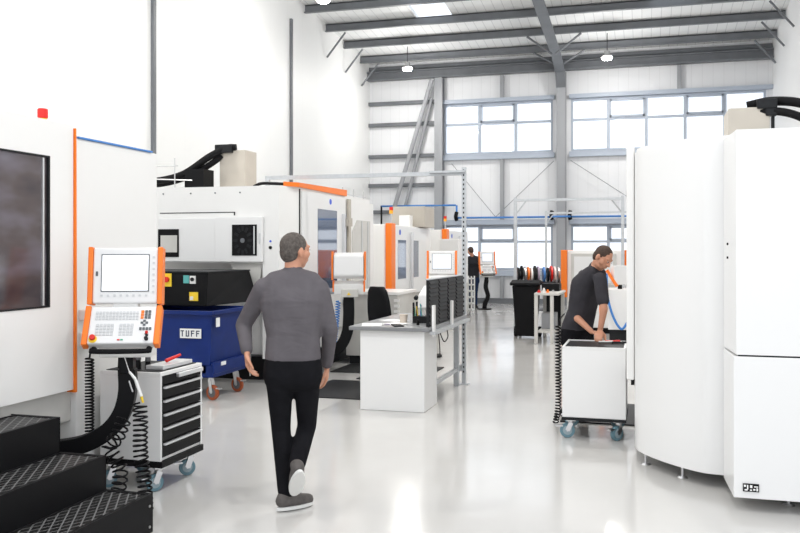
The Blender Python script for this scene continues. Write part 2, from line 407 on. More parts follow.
# blue compressed air pipe along the back wall
b = B(); b.tube([(-8.2, 26.42, 3.08), (-5.75, 26.42, 3.08)], .03); b.tube([(-5.72, 26.42, 3.08), (-5.72, 26.42, 2.7)], .03)
b.tube([(-5.7, 26.42, 2.68), (-2.75, 26.42, 2.68)], .03); b.tube([(-2.75, 26.42, 2.68), (-2.75, 26.2, 2.68), (-2.2, 26.2, 2.68), (-2.2, 26.42, 2.68)], .03); b.tube([(-2.2, 26.42, 2.68), (3.4, 26.42, 2.68)], .03)
pp = build('air_pipe', b, 'bluepipe', None, 0, True); tag(pp, 'thin blue compressed air pipe running along the back wall', 'pipe')
for x in (-5.72, -2.75, -2.2): build('pipe_clip', B().tube(spl([(x, 26.42, 2.60), (x-.02, 26.38, 2.72), (x, 26.42, 2.86)]), .06), 'black', pp)
b = B().tube(spl([(-8.2, 26.42, 3.1), (-8.2, 26.42, 2.6), (-8.2, 26.42, 2.3)]), .03); build('drop_pipe', b, 'black', pp)

# high bay lamps
def high_bay(x, y, z, label):
    t = thing('high_bay_lamp', (x, y, z), label, 'ceiling lamp', 'high bay lamps under the roof')
    build('housing', B().cyl((x,y,z+.05), (x,y,z+.10), .15, .13).cyl((x,y,z+.10), (x,y,z+.22), .075), 'lamp_body', t)
    build('lens', B().cyl((x,y,z+.02), (x,y,z+.05), .14).ell((x,y,z+.02), .14, .14, .05), 'lamp', t)
    build('cable', B().cyl((x,y,z+.22), (x,y,roofz(y)-.3), .01, n=6), 'black', t)
    return t
LP = [(-6.72, 24.22, 6.95), (-1.02, 24.22, 6.92), (-6.72, 17.4, 7.05), (-1.02, 17.4, 7.05), (-6.72, 10.3, 7.1), (-1.02, 10.3, 7.1), (-6.0, 3.6, 7.1), (-1.02, 3.6, 7.1)]
high_bay(*LP[0], 'lit round lamp hanging near the back wall, left of the steel rafter')
high_bay(*LP[1], 'lit round lamp hanging right of the steel rafter')
high_bay(*LP[2], 'lit round lamp at the top edge beside the left wall, nearest of the lamps')
for i, (x, y, z) in enumerate(LP):
    l = bpy.data.lights.new('high_bay_light', 'AREA'); l.shape = 'DISK'; l.size = .3; l.energy = 95; l.color = (1, .97, .92)
    o = bpy.data.objects.new('high_bay_light', l); C.objects.link(o); o.location = (x, y, z)
    if y > 9:
        l.energy *= 1.25
        p = bpy.data.lights.new('ceiling_fill', 'POINT'); p.shadow_soft_size = .2; p.energy = 76; p.color = (1, .98, .95)  # added fill point below the lamp, brightens the ceiling sheets
        o = bpy.data.objects.new('ceiling_fill', p); C.objects.link(o); o.location = (x, y, z-.35)

# ============================================================ LEFT MACHINE (nearest)
t = thing('machining_center', (-5, 4.5, 0), 'tall white machining centre at left with dark window, nearest on the left', 'machine')
b = B(); b.box(-6.2, -3.75, 2.6, 3.62, .72, 2.52); b.box(-6.2, -3.75, 4.755, 5.0, .72, 2.52)
b.box(-6.2, -3.75, 3.62, 4.755, .72, 1.30); b.box(-6.2, -3.75, 3.62, 4.755, 2.28, 2.52); b.box(-6.2, -3.83, 3.62, 4.755, 1.3, 2.28)
build('housing', b, 'white', t)
wf = build('window', B().box(-3.80, -3.765, 3.62, 4.755, 1.30, 2.28), 'viewglass', t)
b = B(); b.box(-3.77, -3.746, 4.745, 4.76, 1.295, 2.285); b.box(-3.77, -3.746, 3.62, 4.745, 2.275, 2.285); b.box(-3.77, -3.746, 3.62, 4.745, 1.295, 1.305)
build('window_seal', b, 'dark', wf)
build('window_handle', B().box(-3.77, -3.755, 4.70, 4.715, 1.31, 2.27), 'alu', wf)
build('orange_trim', B().prismx([(5.0, .70), (5.022, .70), (5.014, 2.5), (5.006, 2.5)], -5.9, -3.735), 'orange', t)
build('side_panel', B().box(-6.2, -3.76, 5.045, 6.06, .10, 2.44), 'white', t, .01)
build('blue_edge', B().box(-3.78, -3.75, 5.06, 5.98, 2.44, 2.452), 'bluepipe', t)
build('base', B().prismy([(-6.2, .05), (-3.98, .05), (-3.98, .42), (-3.80, .50), (-3.80, .72), (-6.2, .72)], 2.6, 5.045), 'offwhite', t, .01)
build('shelf', B().box(-3.76, -3.58, 5.07, 5.17, 1.0, 1.10).box(-3.76, -3.58, 5.07, 5.17, 1.18, 1.26), 'white', t, .008)
b = B().cyl((-4.1, 5.13, 2.44), (-4.1, 5.13, 2.60), .03)
build('beacon_base', b, 'yellow', t); build('beacon', B().cyl((-4.1, 5.13, 2.60), (-4.1, 5.13, 2.67), .036), 'red', t, .008)
build('lifting_eye', B().cyl((-4.1, 5.6, 2.44), (-4.1, 5.6, 2.50), .015), 'chrome', t)

# ---- steps
t = thing('steps', (-3.3, 3.4, 0), 'black metal three-step platform with open mesh treads at the left machine', 'steps')
for k, (x1, z) in enumerate(((-2.757, .255), (-3.07, .455), (-3.39, .665))):
    x0 = (-3.07, -3.39, -3.72)[k]; y0, y1 = 2.4, 4.40
    zb = z-.225
    b = B(); b.box(x1-.012, x1, y0, y1, zb, z); b.box(x0-.02, x1, y1-.012, y1, zb, z); b.box(x0-.02, x1, y0, y0+.012, zb, z)
    b.box(x0, x1-.012, y1-.03, y1-.012, z-.03, z-.001); b.box(x1-.03, x1-.012, y0+.012, y1-.03, z-.03, z-.001); b.box(x0, x0+.02, y0+.012, y1-.03, z-.03, z-.001)
    build('step_frame', b, 'black', t, .003)
    build('tread', B().box(x0+.02, x1-.03, y0+.012, y1-.03, z-.018, z-.006), 'grate', t)
build('side_plate', B().box(-3.72, -3.09, 4.355, 4.387, .03, .23).box(-3.72, -3.41, 4.355, 4.387, .23, .44), 'black', t)
for q in ((-3.1, -2.80, 4.2, 4.37), (-3.7, -3.4, 4.2, 4.37), (-3.7, -2.8, 2.45, 2.6)): build('foot', B().box(*q, 0, .035), 'blackm', t)
for z in (.07, .19): build('bolt', B().cyl((-2.757, 4.36, z), (-2.752, 4.36, z), .008), 'chrome', t)

# ---- control pendant
def pendant(name_label, loc, rz, arm_pts, back=False, screen='screen', floor=False):
    """built in local coordinates: faces -y, root at the pivot under the keyboard (z = 1.02)"""
    t = thing('control_pendant', loc, name_label, 'control panel', 'orange-edged machine control panels')
    P = lambda x, y, z: (loc[0]+x, loc[1]+y, loc[2]+z)
    L = V(loc)
    def ob(name, boxes, m, par, bev=.0, ang=0., piv=(0,0,0), label=None, smooth=False):
        b = B(); rot = Matrix.Rotation(ang, 3, 'X')
        for (x0, x1, y0, y1, z0, z1) in boxes:
            bb = B().box(x0, x1, y0, y1, z0, z1); b.add([rot@(p-V(piv))+V(piv)+L for p in bb.v], bb.f)
        return build(name, b, m, par, bev, smooth, label)
    # upper (screen) unit  z .31 .. .67
    a1 = R(-7); pv = (0, 0, .30)
    h = ob('screen_housing', [(-.205, .205, -.02, .08, .292, .655)], 'panelgrey', t, .012, a1, pv)
    ob('orange_trim', [(-.236, -.205, -.030, .08, .285, .66)], 'orange', h, .006, a1, pv); ob('orange_trim', [(.205, .236, -.030, .08, .285, .66)], 'orange', h, .006, a1, pv)
    ob('screen_bezel', [(-.152, .152, -.024, -.02, .368, .612)], 'keyd', h, .0, a1, pv)
    ob('screen', [(-.145, .145, -.027, -.024, .375, .605)], screen, h, 0, a1, pv)
    if back: ob('back_cover', [(-.195, .195, .10, .19, .30, .65)], 'white', h, .02, a1, pv)
    for i in range(8):
        ob('soft_key', [(-.152+i*.04, -.137+i*.04, -.025, -.02, .337, .350)], 'keys', h, 0, a1, pv)
    for i in range(7):
        ob('soft_key', [(.172, .186, -.025, -.02, .36+i*.038, .372+i*.038)], 'keys', h, 0, a1, pv)
    ob('usb_port', [(-.186, -.172, -.023, -.02, .47, .50)], 'keyd', h, 0, a1, pv)
    # lower (keyboard) unit, tilted back
    a2 = R(-30); pk = (0, 0, .27)
    k = ob('keyboard_housing', [(-.205, .205, -.03, .05, .0, .26)], 'panelgrey', t, .01, a2, pk)
    ob('orange_trim', [(-.240, -.205, -.036, .04, -.008, .265)], 'orange', k, .006, a2, pk); ob('orange_trim', [(.205, .240, -.036, .04, -.008, .265)], 'orange', k, .006, a2, pk)
    keys = []
    for r in range(3):
        for i in range(13): keys.append((-.17+i*.021, -.154+i*.021, -.035, -.03, .205-r*.021, .221-r*.021))
    for r in range(4):
        for i in range(5): keys.append((-.16+i*.023, -.142+i*.023, -.035, -.03, .118-r*.021, .134-r*.021))
    for r in range(4):
        for i in range(4): keys.append((-.015+i*.023, .003+i*.023, -.035, -.03, .118-r*.021, .134-r*.021))
    for ks in (keys[:39], keys[39:59], keys[59:]): ob('key_block', ks, 'keys', k, 0, a2, pk)
    dk = [(.137+i*.021, .153+i*.021, -.036, -.03, .170+r*.021, .186+r*.021) for i in range(2) for r in range(3)]
    dk += [(.115, .131, -.036, -.03, .135, .148), (.145, .161, -.036, -.03, .135, .148), (.13, .146, -.036, -.03, .148, .16), (.13, .146, -.036, -.03, .12, .133)]
    dk += [(.11+i*.02, .125+i*.02, -.036, -.03, .09, .108) for i in range(4)]
    for ks in (dk[:6], dk[6:10], dk[10:]): ob('dark_key_block', ks, 'keyd', k, 0, a2, pk)
    ob('orange_keys', [(.112, .130, -.036, -.03, .17+r*.021, .186+r*.021) for r in range(3)], 'orange', k, 0, a2, pk)
    ob('status_key', [(-.02, -.004, -.036, -.03, .02, .027)], 'red', k, 0, a2, pk); ob('status_key', [(0, .016, -.036, -.03, .02, .027)], 'green', k, 0, a2, pk)
    rot = Matrix.Rotation(a2, 3, 'X'); pq = V(pk)
    def kp(x, y, z): return rot@(V((x, y, z))-pq)+pq+L
    build('emergency_stop_ring', B().cyl(kp(-.17, -.03, .03), kp(-.17, -.036, .03), .026), 'yellow', k)
    build('emergency_stop', B().cyl(kp(-.17, -.036, .035), kp(-.17, -.06, .035), .018), 'red', k, .004)
    build('override_knob', B().cyl(kp(.16, -.03, .055), kp(.16, -.055, .055), .009).cyl(kp(.16, -.03, .028), kp(.16, -.05, .028), .012), 'dark', k)
    build('key_switch', B().cyl(kp(.162, -.05, .06), kp(.162, -.06, .07), .009), 'red', k)
    # neck between the units, shelf with rubber-covered handle
    build('neck', B().box(*[L[0]+v for v in (-.08, .08)], L[1]-.0, L[1]+.08, L[2]+.2, L[2]+.33), 'white', t, .005)
    build('lower_box', B().box(L[0]-.17, L[0]+.17, L[1]-.0, L[1]+.16, L[2]-.06, L[2]+.05), 'white', t, .01)
    hp = spl([P(-.175, .03, .03), P(-.17, -.12, .012), P(-.155, -.15, .0), P(.155, -.15, .0), P(.17, -.12, .012), P(.175, .03, .03)], 6)
    build('handle', B().tube(hp, .016), 'blackm', t, 0, True)
    arm = B()
    arm.box(L[0]-.045, L[0]+.045, L[1]+.02, L[1]+.12, L[2]-.17, L[2]-.06)
    arm.ribbon(spl([P(*p) for p in arm_pts], 8), (0, 1, 0), .11, .09)
    a = build('swing_arm', arm, 'black', t, .006)
    if floor: build('base_plate', B().cyl(P(arm_pts[-1][0], arm_pts[-1][1], -loc[2]), P(arm_pts[-1][0], arm_pts[-1][1], -loc[2]+.03), .2), 'black', t)
    if rz:
        t.rotation_euler = (0, 0, rz)
    return t
# nearest: arm sweeps down and left to the machine base
pend_a = pendant('orange-edged control panel with lit screen on a black curved arm, nearest the steps', (-3.25, 4.86, 1.03), R(22),
        [(0, .07, -.14), (.0, .07, -.30), (-.04, .07, -.44), (-.13, .07, -.55), (-.27, .07, -.625), (-.43, .07, -.655), (-.60, .07, -.665)])

# hanging coiled air hoses and air gun at the arm
b = B().tube(helix([(-3.57, 4.93, .95), (-3.57, 4.93, .8), (-3.57, 4.93, .44)], .026, .021, 10), .0065, 6)
b.tube(spl([(-3.53, 4.93, 1.06), (-3.56, 4.93, 1.0), (-3.57, 4.93, .95)]), .0065, 6)
tag(build('coiled_hose', b, 'black', None, 0, True), 'tight straight black coiled hose hanging left of the curved arm', 'hose')
b = B().tube(helix([(-3.08, 4.76, .70), (-3.06, 4.74, .58), (-3.06, 4.74, .4), (-3.03, 4.74, .2), (-3.02, 4.74, .012)], .042, .032, 12), .0065, 6)
tag(build('coiled_hose', b, 'black', None, 0, True), 'black coiled air hose hanging from the white air gun to the floor', 'hose')
b = B().tube(helix([(-3.2, 4.78, .60), (-3.24, 4.76, .48), (-3.30, 4.76, .40), (-3.22, 4.76, .26), (-3.26, 4.76, .012)], .045, .042, 12), .0065, 6)
tag(build('coiled_hose', b, 'black', None, 0, True), 'looser black coiled hose sagging beneath the curved arm onto the floor', 'hose')
t = thing('air_gun', (-3.08, 4.78, .74), 'white air blow gun hanging from a cord at the curved arm', 'air gun')
build('body', B().cyl((-3.08, 4.78, .74), (-3.11, 4.76, .85), .011, .010).cyl((-3.11, 4.76, .85), (-3.14, 4.74, .90), .010, .007), 'white', t, .003)
build('trigger', B().cyl((-3.13, 4.76, .77), (-3.15, 4.75, .84), .005), 'chrome', t)
build('nozzle', B().cyl((-3.08, 4.78, .74), (-3.07, 4.785, .70), .009, .007), 'yellow', t)
tag(build('cord', B().tube(spl([(-3.55, 5.06, 1.08), (-3.35, 4.95, 1.02), (-3.14, 4.74, .90)]), .003, 6), 'paper', None, 0, True), 'thin white cord stretched from the machine to the air gun', 'cord')

# ---- casters (part with sub-parts)
def caster(par, x, y, z1, r, tyre, ang=0., braked=True):
    d = V((math.cos(ang), math.sin(ang), 0)); s = V((-d.y, d.x, 0)); c = V((x, y, r))-d*.03
    top = V((x, y, z1))
    f = B(); f.obox(top-V((0,0,.006)), d, s, (0,0,1), .04, .035, .006); f.cyl(top-V((0,0,.03)), top-V((0,0,.01)), .025)
    for k in (-1, 1):
        a = top-V((0,0,.03))+s*.026*k; e = c+s*.026*k; m = (a+e)/2; u = (a-e).normalized()
        f.obox(m, u.cross(s).normalized(), s, u, .02, .003, (a-e).length/2)
    if braked: f.obox(c-d*(r+.005)+V((0,0,r*.6)), d, s, (0,0,1), .03, .02, .006)
    fo = build('caster', f, 'chrome', par)
    build('wheel', B().cyl(c-s*.017, c+s*.017, r, n=28), tyre, fo, .006, True)
    build('hub', B().cyl(c-s*.020, c+s*.020, r*.62, n=20), 'keyd' if tyre == 'caster_o' else 'caster_hub', fo, .002); build('axle', B().cyl(c-s*.03, c+s*.03, r*.14, n=10), 'chrome', fo)
# ---- drawer trolley beside the pendant
t = thing('tool_trolley', (-3.42, 5.47, 0), 'white tool trolley with black drawers and silver handles beside the left machine', 'trolley')
x0, x1, y0, y1 = -3.68, -3.20, 5.20, 5.77
b = B(); b.box(x0, x1, y0, y0+.02, .215, .80); b.box(x0, x1, y1-.02, y1, .215, .80); b.box(x0, x0+.02, y0+.02, y1-.02, .215, .80); b.box(x0+.02, x1-.01, y0+.02, y1-.02, .215, .24)
b.box(x0, x1, y0, y1, .80, .825)
build('body', b, 'white2', t, .003)
build('top_mat', B().box(x0+.03, x1-.03, y0+.03, y1-.03, .825, .83), 'dark', t)
build('bottom_bumper', B().box(x0-.005, x1+.012, y0-.004, y1+.004, .170, .215), 'black', t, .004)
zz = [.235, .345, .45, .545, .64, .735]
for i in range(5):
    dr = build('drawer', B().box(x0+.03, x1+.0, y0+.022, y1-.022, zz[i]+.004, zz[i+1]-.004), 'black', t)
    build('handle', B().box(x1-.0, x1+.022, y0+.03, y1-.03, zz[i+1]-.024, zz[i+1]-.008), 'alu', dr, .004)
build('drawer', B().box(x0+.03, x1+.0, y0+.022, y1-.022, .739, .797), 'black', t)
b = B().box(x1-.0, x1+.03, y0+.20, y1-.03, .77, .80); build('pen_tray', b, 'alu', t, .005)
for cx, cy in ((x1-.05, y0+.06), (x1-.05, y1-.07), (x0+.06, y0+.06), (x0+.06, y1-.07)): caster(t, cx, cy, .170, .060, 'caster', R(50 if cy < 5.5 else 38))
# things on the trolley
cyls = [(-3.60, 5.34, .028, .17), (-3.53, 5.31, .022, .15), (-3.46, 5.32, .026, .14), (-3.40, 5.36, .02, .11)]
for i, (x, y, r, h) in enumerate(cyls):
    tt = thing('tool_holder', (x, y, .83), ['tallest steel tool holder on the white trolley, leftmost', 'slim steel tool holder second from left on the trolley', 'steel tool holder third from left on the trolley', 'short steel tool holder behind the pendant arm on the trolley'][i], 'tool holder', 'steel tool holders on the trolley')
    build('body', B().cyl((x,y,.83), (x,y,.83+h*.45), r, r*.9), 'black', tt); build('shank', B().cyl((x,y,.83+h*.45), (x,y,.83+h), r*1.05, r*.75), 'tool_steel', tt, .003)
tag(build('measuring_case', B().box(-3.38, -3.24, 5.30, 5.70, .83, .86), 'alu', None, .004), 'long flat silver case lying on the white trolley', 'case')
tag(build('screwdriver', B().cyl((-3.31, 5.45, .875), (-3.27, 5.58, .905), .014, .010), 'red', None, .003), 'red handled tool lying on the silver case', 'tool')

# ============================================================ SECOND LEFT MACHINE
t = thing('machining_center', (-5.3, 11.5, 0), 'large white machining centre with orange top strip behind the blue skip', 'machine')
b = B(); b.box(-7.4, -5.8, 9.9, 13.2, 1.95, 2.48); b.box(-7.4, -6.12, 9.9, 10.4, 1.50, 1.95); b.box(-6.12, -5.8, 10.25, 10.4, 1.5, 1.95); b.box(-6.12, -5.8, 9.9, 10.25, 1.5, 1.57)
b.prism([(-5.8, 9.9), (-4.42, 9.9), (-4.3, 10.30), (-4.3, 13.2), (-5.8, 13.2)], 1.50, 2.48)
build('housing', b, 'white', t)
b = B(); b.prism([(-7.4, 10.3), (-4.64, 10.3), (-4.64, 9.9), (-4.42, 9.9), (-4.3, 10.30), (-4.3, 13.2), (-7.4, 13.2)], .30, 1.50)
build('lower_housing', b, 'white', t)
build('plinth', B().box(-7.3, -4.45, 10.1, 13.1, 0, .30), 'black', t)
build('seam', B().box(-6.1, -5.03, 9.893, 9.9, 2.145, 2.155).box(-5.035, -5.02, 9.893, 9.9, 2.11, 2.155).box(-4.306, -4.294, 10.28, 10.30, .3, 2.46), 'dark', t)
cv = build('cover', B().box(-6.1, -5.28, 9.86, 9.895, 1.52, 2.08).box(-5.275, -4.62, 9.84, 9.895, 1.52, 2.09), 'white2', t, .006)
build('recess', B().box(-6.1, -5.80, 9.85, 9.86, 1.58, 1.94), 'hole', cv)
build('recess_plate', B().box(-6.06, -5.82, 9.845, 9.85, 1.64, 1.86), 'offwhite', cv)
wd = build('window', B().box(-5.03, -4.69, 9.83, 9.84, 1.60, 1.99), 'hole', cv)
b = B()
for k in range(12):
    a = R(k*30); b.obox((-4.88+.10*math.cos(a), 9.826, 1.79+.15*math.sin(a)), (math.cos(a),0,math.sin(a)), (0,1,0), (-math.sin(a),0,math.cos(a)), .03, .003, .016)
build('tool_wheel', b, 'dark', wd); build('wheel_hub', B().cyl((-4.88, 9.83, 1.79), (-4.88, 9.82, 1.79), .03), 'steel', wd)
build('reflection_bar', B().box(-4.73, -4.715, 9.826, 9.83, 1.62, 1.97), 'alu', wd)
build('handle', B().box(-4.655, -4.64, 9.82, 9.84, 1.75, 1.88), 'keys', cv)
build('gusset', B().prismy([(-5.10, 1.50), (-4.66, 1.50), (-4.72, 1.05), (-4.95, 1.15)], 9.93, 10.3), 'offwhite', t)
build('lock', B().cyl((-4.53, 9.9, 1.70), (-4.53, 9.885, 1.70), .02), 'dark', t); build('badge', B().cyl((-4.53, 9.9, 1.78), (-4.53, 9.892, 1.78), .014), 'logo', t)
for px in (-6.05, -5.65, -5.3, -4.95):
    build('screw', B().cyl((px, 9.9, 2.40), (px, 9.89, 2.40), .010, n=8), 'steel', t)
build('orange_trim', B().add([(-4.40, 10.0, 2.48), (-4.27, 10.2, 2.48), (-4.27, 12.03, 2.47), (-4.40, 12.03, 2.47), (-4.40, 10.0, 2.535), (-4.27, 10.2, 2.535), (-4.27, 12.03, 2.56), (-4.40, 12.03, 2.56)], [(0,3,2,1),(4,5,6,7),(0,1,5,4),(1,2,6,5),(2,3,7,6),(3,0,4,7)]), 'orange', t)
g = build('door', B().box(-4.30, -4.275, 10.33, 11.95, .55, 2.44), 'white2', t, .006)
build('door_window', B().box(-4.275, -4.268, 10.86, 11.60, 1.05, 2.23), 'mirrorglass', g)
build('door_handle', B().box(-4.275, -4.225, 11.82, 11.88, .9, 2.2), 'alu', g, .005)
build('logo_badge', B().cyl((-4.275, 11.35, 2.35), (-4.27, 11.35, 2.35), .04), 'logo', g)
fr = build('tool_magazine', B().box(-4.5, -4.28, 12.06, 13.34, .5, 2.42), 'white', t)
build('magazine_post', B().box(-4.29, -4.25, 12.06, 12.16, .5, 2.43), 'beige', fr)
build('magazine_window', B().prismx([(12.28, .9), (13.15, .9), (13.15, 2.13), (12.5, 2.13), (12.28, 1.95)], -4.28, -4.27), 'offwhite', fr)
build('magazine_bar', B().box(-4.268, -4.255, 12.7, 12.72, .9, 2.12).box(-4.268, -4.255, 13.0, 13.02, .9, 2.12), 'keys', fr)
build('door_motor', B().box(-4.29, -4.18, 11.88, 12.02, 2.02, 2.14), 'beige', t)
# chip conveyor housing over the skip
cc = build('chip_conveyor', B().add([(-6.3,8.75,1.03),(-4.80,8.75,1.03),(-4.70,9.9,1.03),(-6.3,9.9,1.03),(-6.3,8.75,1.41),(-4.78,8.75,1.41),(-4.78,9.82,1.41),(-6.3,9.82,1.41)],
      [(0,3,2,1),(4,5,6,7),(0,1,5,4),(1,2,6,5),(2,3,7,6),(3,0,4,7)]), 'black', t, .008)
build('conveyor_lid', B().box(-6.3, -4.77, 8.74, 9.82, 1.41, 1.425), 'dark', cc)
build('switch_plate', B().box(-5.35, -5.24, 8.74, 8.75, 1.25, 1.40), 'yellow', cc); build('stop_button', B().cyl((-5.295, 8.74, 1.33), (-5.295, 8.71, 1.33), .032), 'red', cc)
build('teal_plate', B().box(-5.085, -5.015, 8.74, 8.75, 1.29, 1.38), 'teal', cc); build('socket_plate', B().box(-5.0, -4.93, 8.735, 8.75, 1.285, 1.375), 'white', cc)
build('socket', B().cyl((-4.965, 8.735, 1.335), (-4.965, 8.72, 1.335), .022), 'dark', cc)
build('warning_label', B().box(-5.01, -4.90, 8.742, 8.75, 1.09, 1.19), 'yellow', cc); build('warning_text', B().box(-5.0, -4.96, 8.738, 8.742, 1.10, 1.14), 'paper', cc)
# roof equipment
build('roof_cabinet', B().box(-5.98, -5.57, 11.3, 11.68, 2.48, 3.12), 'beige', t, .008)
build('roof_box', B().box(-6.32, -6.02, 10.9, 11.2, 2.48, 2.82), 'black', t)
b = B(); b.tube(spl([(-7.35, 10.9, 2.66), (-6.9, 10.95, 2.66), (-6.45, 11.05, 2.76), (-6.1, 11.2, 3.02), (-5.86, 11.28, 3.15), (-5.72, 11.32, 3.16)]), .05, 12)
b.tube(spl([(-7.35, 11.1, 2.64), (-6.8, 11.1, 2.64), (-6.35, 11.15, 2.76), (-6.05, 11.25, 2.95), (-5.95, 11.3, 3.05)]), .045, 12)
build('cable_conduit', b, 'blackm', t, 0, True)
build('conduit_coupler', B().box(-6.02, -5.76, 11.22, 11.36, 3.08, 3.2), 'dark', t, .01)
b = B().tube([(-7.35, 10.6, 2.86), (-6.25, 10.6, 2.84)], .008, 6); b.tube([(-7.35, 10.6, 2.7), (-6.2, 10.9, 2.66)], .008, 6)
for x in (-6.3, -6.9): b.cyl((x, 10.6, 2.48), (x, 10.6, 2.95), .008, n=6)
build('roof_rail', b, 'chrome', t)
b = B()
for y in (12.2, 12.7, 13.2): b.cyl((-4.4, y, 2.42), (-4.4, y, 2.62), .01, n=6)
b.tube([(-4.4, 12.1, 2.52), (-4.4, 13.3, 2.52)], .008, 6); build('roof_rail', b, 'chrome', t)
b = B().tube(spl([(-4.9, 10.2, 2.5), (-4.75, 10.15, 2.53), (-4.4, 10.1, 2.51)]), .02, 8); build('roof_cable', b, 'black', t, 0, True)

# ---- blue tipping skip
t = thing('tipping_skip', (-5.1, 8.9, 0), 'blue steel tipping skip on orange castors under the black chute', 'skip')
def frust(b, x0, x1, y0, y1, z0, X0, X1, Y0, Y1, z1):
    return b.add([(x0,y0,z0),(x1,y0,z0),(x1,y1,z0),(x0,y1,z0),(X0,Y0,z1),(X1,Y0,z1),(X1,Y1,z1),(X0,Y1,z1)],
                 [(0,3,2,1),(0,1,5,4),(1,2,6,5),(2,3,7,6),(3,0,4,7)])
b = B(); frust(b, -5.63, -4.61, 8.49, 9.30, .40, -5.66, -4.58, 8.475, 9.34, .965)
o = build('hopper', b, 'blue', t); sm = o.modifiers.new('thick', 'SOLIDIFY'); sm.thickness = .01; sm.offset = -1
b = B(); b.box(-5.69, -4.55, 8.43, 8.475, .955, 1.0); b.box(-5.69, -4.55, 9.325, 9.37, .955, 1.0); b.box(-5.69, -5.645, 8.475, 9.325, .955, 1.0); b.box(-4.595, -4.55, 8.475, 9.325, .955, 1.0)
build('rim', b, 'blue', t, .006)
b = B(); b.box(-5.62, -4.66, 8.50, 8.58, .30, .40); b.box(-5.62, -4.66, 9.2, 9.28, .30, .40); b.box(-4.72, -4.58, 8.50, 9.3, .26, .40); b.box(-5.66, -5.55, 8.5, 9.3, .26, .40)
b.box(-4.60, -4.565, 8.5, 9.3, .30, .43)
build('chassis', b, 'blue', t, .006)
sg = build('sign_plate', B().box(-4.965, -4.705, 8.462, 8.470, .695, .80), 'paper', t)
for p in sg.data.vertices: p.co.y += .0
def letter(b, ch, x, z, w, h, s, y):
    if ch == 'T': b.box(x, x+w, y, y+.004, z+h-s, z+h); b.box(x+w/2-s/2, x+w/2+s/2, y, y+.004, z, z+h-s)
    if ch == 'U': b.box(x, x+s, y, y+.004, z, z+h); b.box(x+w-s, x+w, y, y+.004, z, z+h); b.box(x+s, x+w-s, y, y+.004, z, z+s)
    if ch == 'F': b.box(x, x+s, y, y+.004, z, z+h); b.box(x+s, x+w, y, y+.004, z+h-s, z+h); b.box(x+s, x+w*.85, y, y+.004, z+h*.45, z+h*.45+s)
b = B()
for i, ch in enumerate('TUFF'): letter(b, ch, -4.955+i*.064, .713, .041, .068, .011, 8.458)
build('letters', b, 'navy', sg)
build('label_tag', B().box(-4.553, -4.548, 8.52, 8.60, .82, .92), 'paper', t)
build('label_tag', B().box(-4.579, -4.555, 8.66, 8.76, .38, .42), 'paper', t)
b = B()
for k in range(26):
    z = .94-k*.03; b.obox((-4.52, 9.30, z), (1,0,0), (0,1,0), (0,0,1), .004 if k % 2 else .009, .009 if k % 2 else .004, .016)
build('chain', b, 'chrome', t)
for cx, cy in ((-4.66, 8.6), (-4.66, 9.2), (-5.5, 8.6), (-5.5, 9.2)): caster(t, cx, cy, .265, .085, 'caster_o', R(165))

# ---- second pendant seen from behind
def pendant_back():
    x, y = -3.88, 11.0
    t = thing('control_pendant', (x, y, 0), 'white control panel seen from behind with thin orange edges on a black post', 'control panel', 'orange-edged machine control panels', rz=R(17))
    h = build('screen_housing', B().add([(-.21+x,y,1.28),(.21+x,y,1.28),(.21+x,y+.12,1.28),(-.21+x,y+.12,1.28),(-.20+x,y-.06,1.32),(.20+x,y-.06,1.32),(.21+x,y+.12,1.64),(-.21+x,y+.12,1.64),(-.20+x,y-.05,1.60),(.20+x,y-.05,1.60)],
        [(0,3,2,1),(0,1,5,4),(4,5,9,8),(8,9,6,7),(0,4,8,7,3),(1,2,6,9,5),(3,7,6,2)]), 'white2', t, .02, label='plain white back cover')
    for s in (-1, 1): build('orange_trim', B().box(x+s*.222-.012, x+s*.222+.012, y-.02, y+.14, 1.26, 1.65), 'orange', h, .004)
    k = build('keyboard_housing', B().add([(-.2+x,y+.02,1.06),(.2+x,y+.02,1.06),(.2+x,y+.3,1.12),(-.2+x,y+.3,1.12),(-.2+x,y-.0,1.20),(.2+x,y-.0,1.20),(.2+x,y+.14,1.25),(-.2+x,y+.14,1.25)],
        [(0,3,2,1),(4,5,6,7),(0,1,5,4),(1,2,6,5),(2,3,7,6),(3,0,4,7)]), 'white', t, .01)
    for s in (-1, 1): build('orange_trim', B().box(x+s*.21-.01, x+s*.21+.01, y+.02, y+.25, 1.10, 1.25), 'orange', k)
    build('mount_box', B().box(x-.1, x+.13, y-.06, y+.05, 1.03, 1.14), 'offwhite', t, .008); build('warning_triangle', B().prismy([(x-.02, 1.06), (x+.03, 1.06), (x+.005, 1.10)], y-.066, y-.06), 'yellow', t)
    build('post', B().box(x-.07, x+.07, y-.04, y+.1, .97, 1.04).ribbon(spl([(x, y+.02, 1.0), (x, y+.02, .75), (x-.02, y+.02, .55), (x-.1, y+.02, .38), (x-.25, y+.04, .28), (x-.42, y+.1, .26)]), (0,1,0), .15, .12), 'black', t, .006)
    b = B().tube(helix([(x-.14, y-.02, .98), (x-.16, y-.02, .7), (x-.2, y-.0, .34)], .03, .035, 8), .008, 6); build('coiled_cable', b, 'bluepipe', t, 0, True)
pendant_back()
# coolant tank behind the desk
t = thing('coolant_tank', (-3.85, 12.2, 0), 'low grey-white ribbed tank behind the black chair', 'tank')
build('body', B().box(-4.24, -3.45, 11.9, 12.9, .12, 1.02), 'offwhite', t, .01)
build('lid', B().box(-4.25, -3.43, 11.88, 12.9, 1.02, 1.06), 'white', t)
b = B()
for k in range(10): b.box(-3.50, -3.42, 11.88, 11.9, .2+k*.08, .24+k*.08)
build('rib', b, 'white', t); build('skid', B().box(-4.2, -3.5, 11.95, 12.85, 0, .12), 'dark', t)
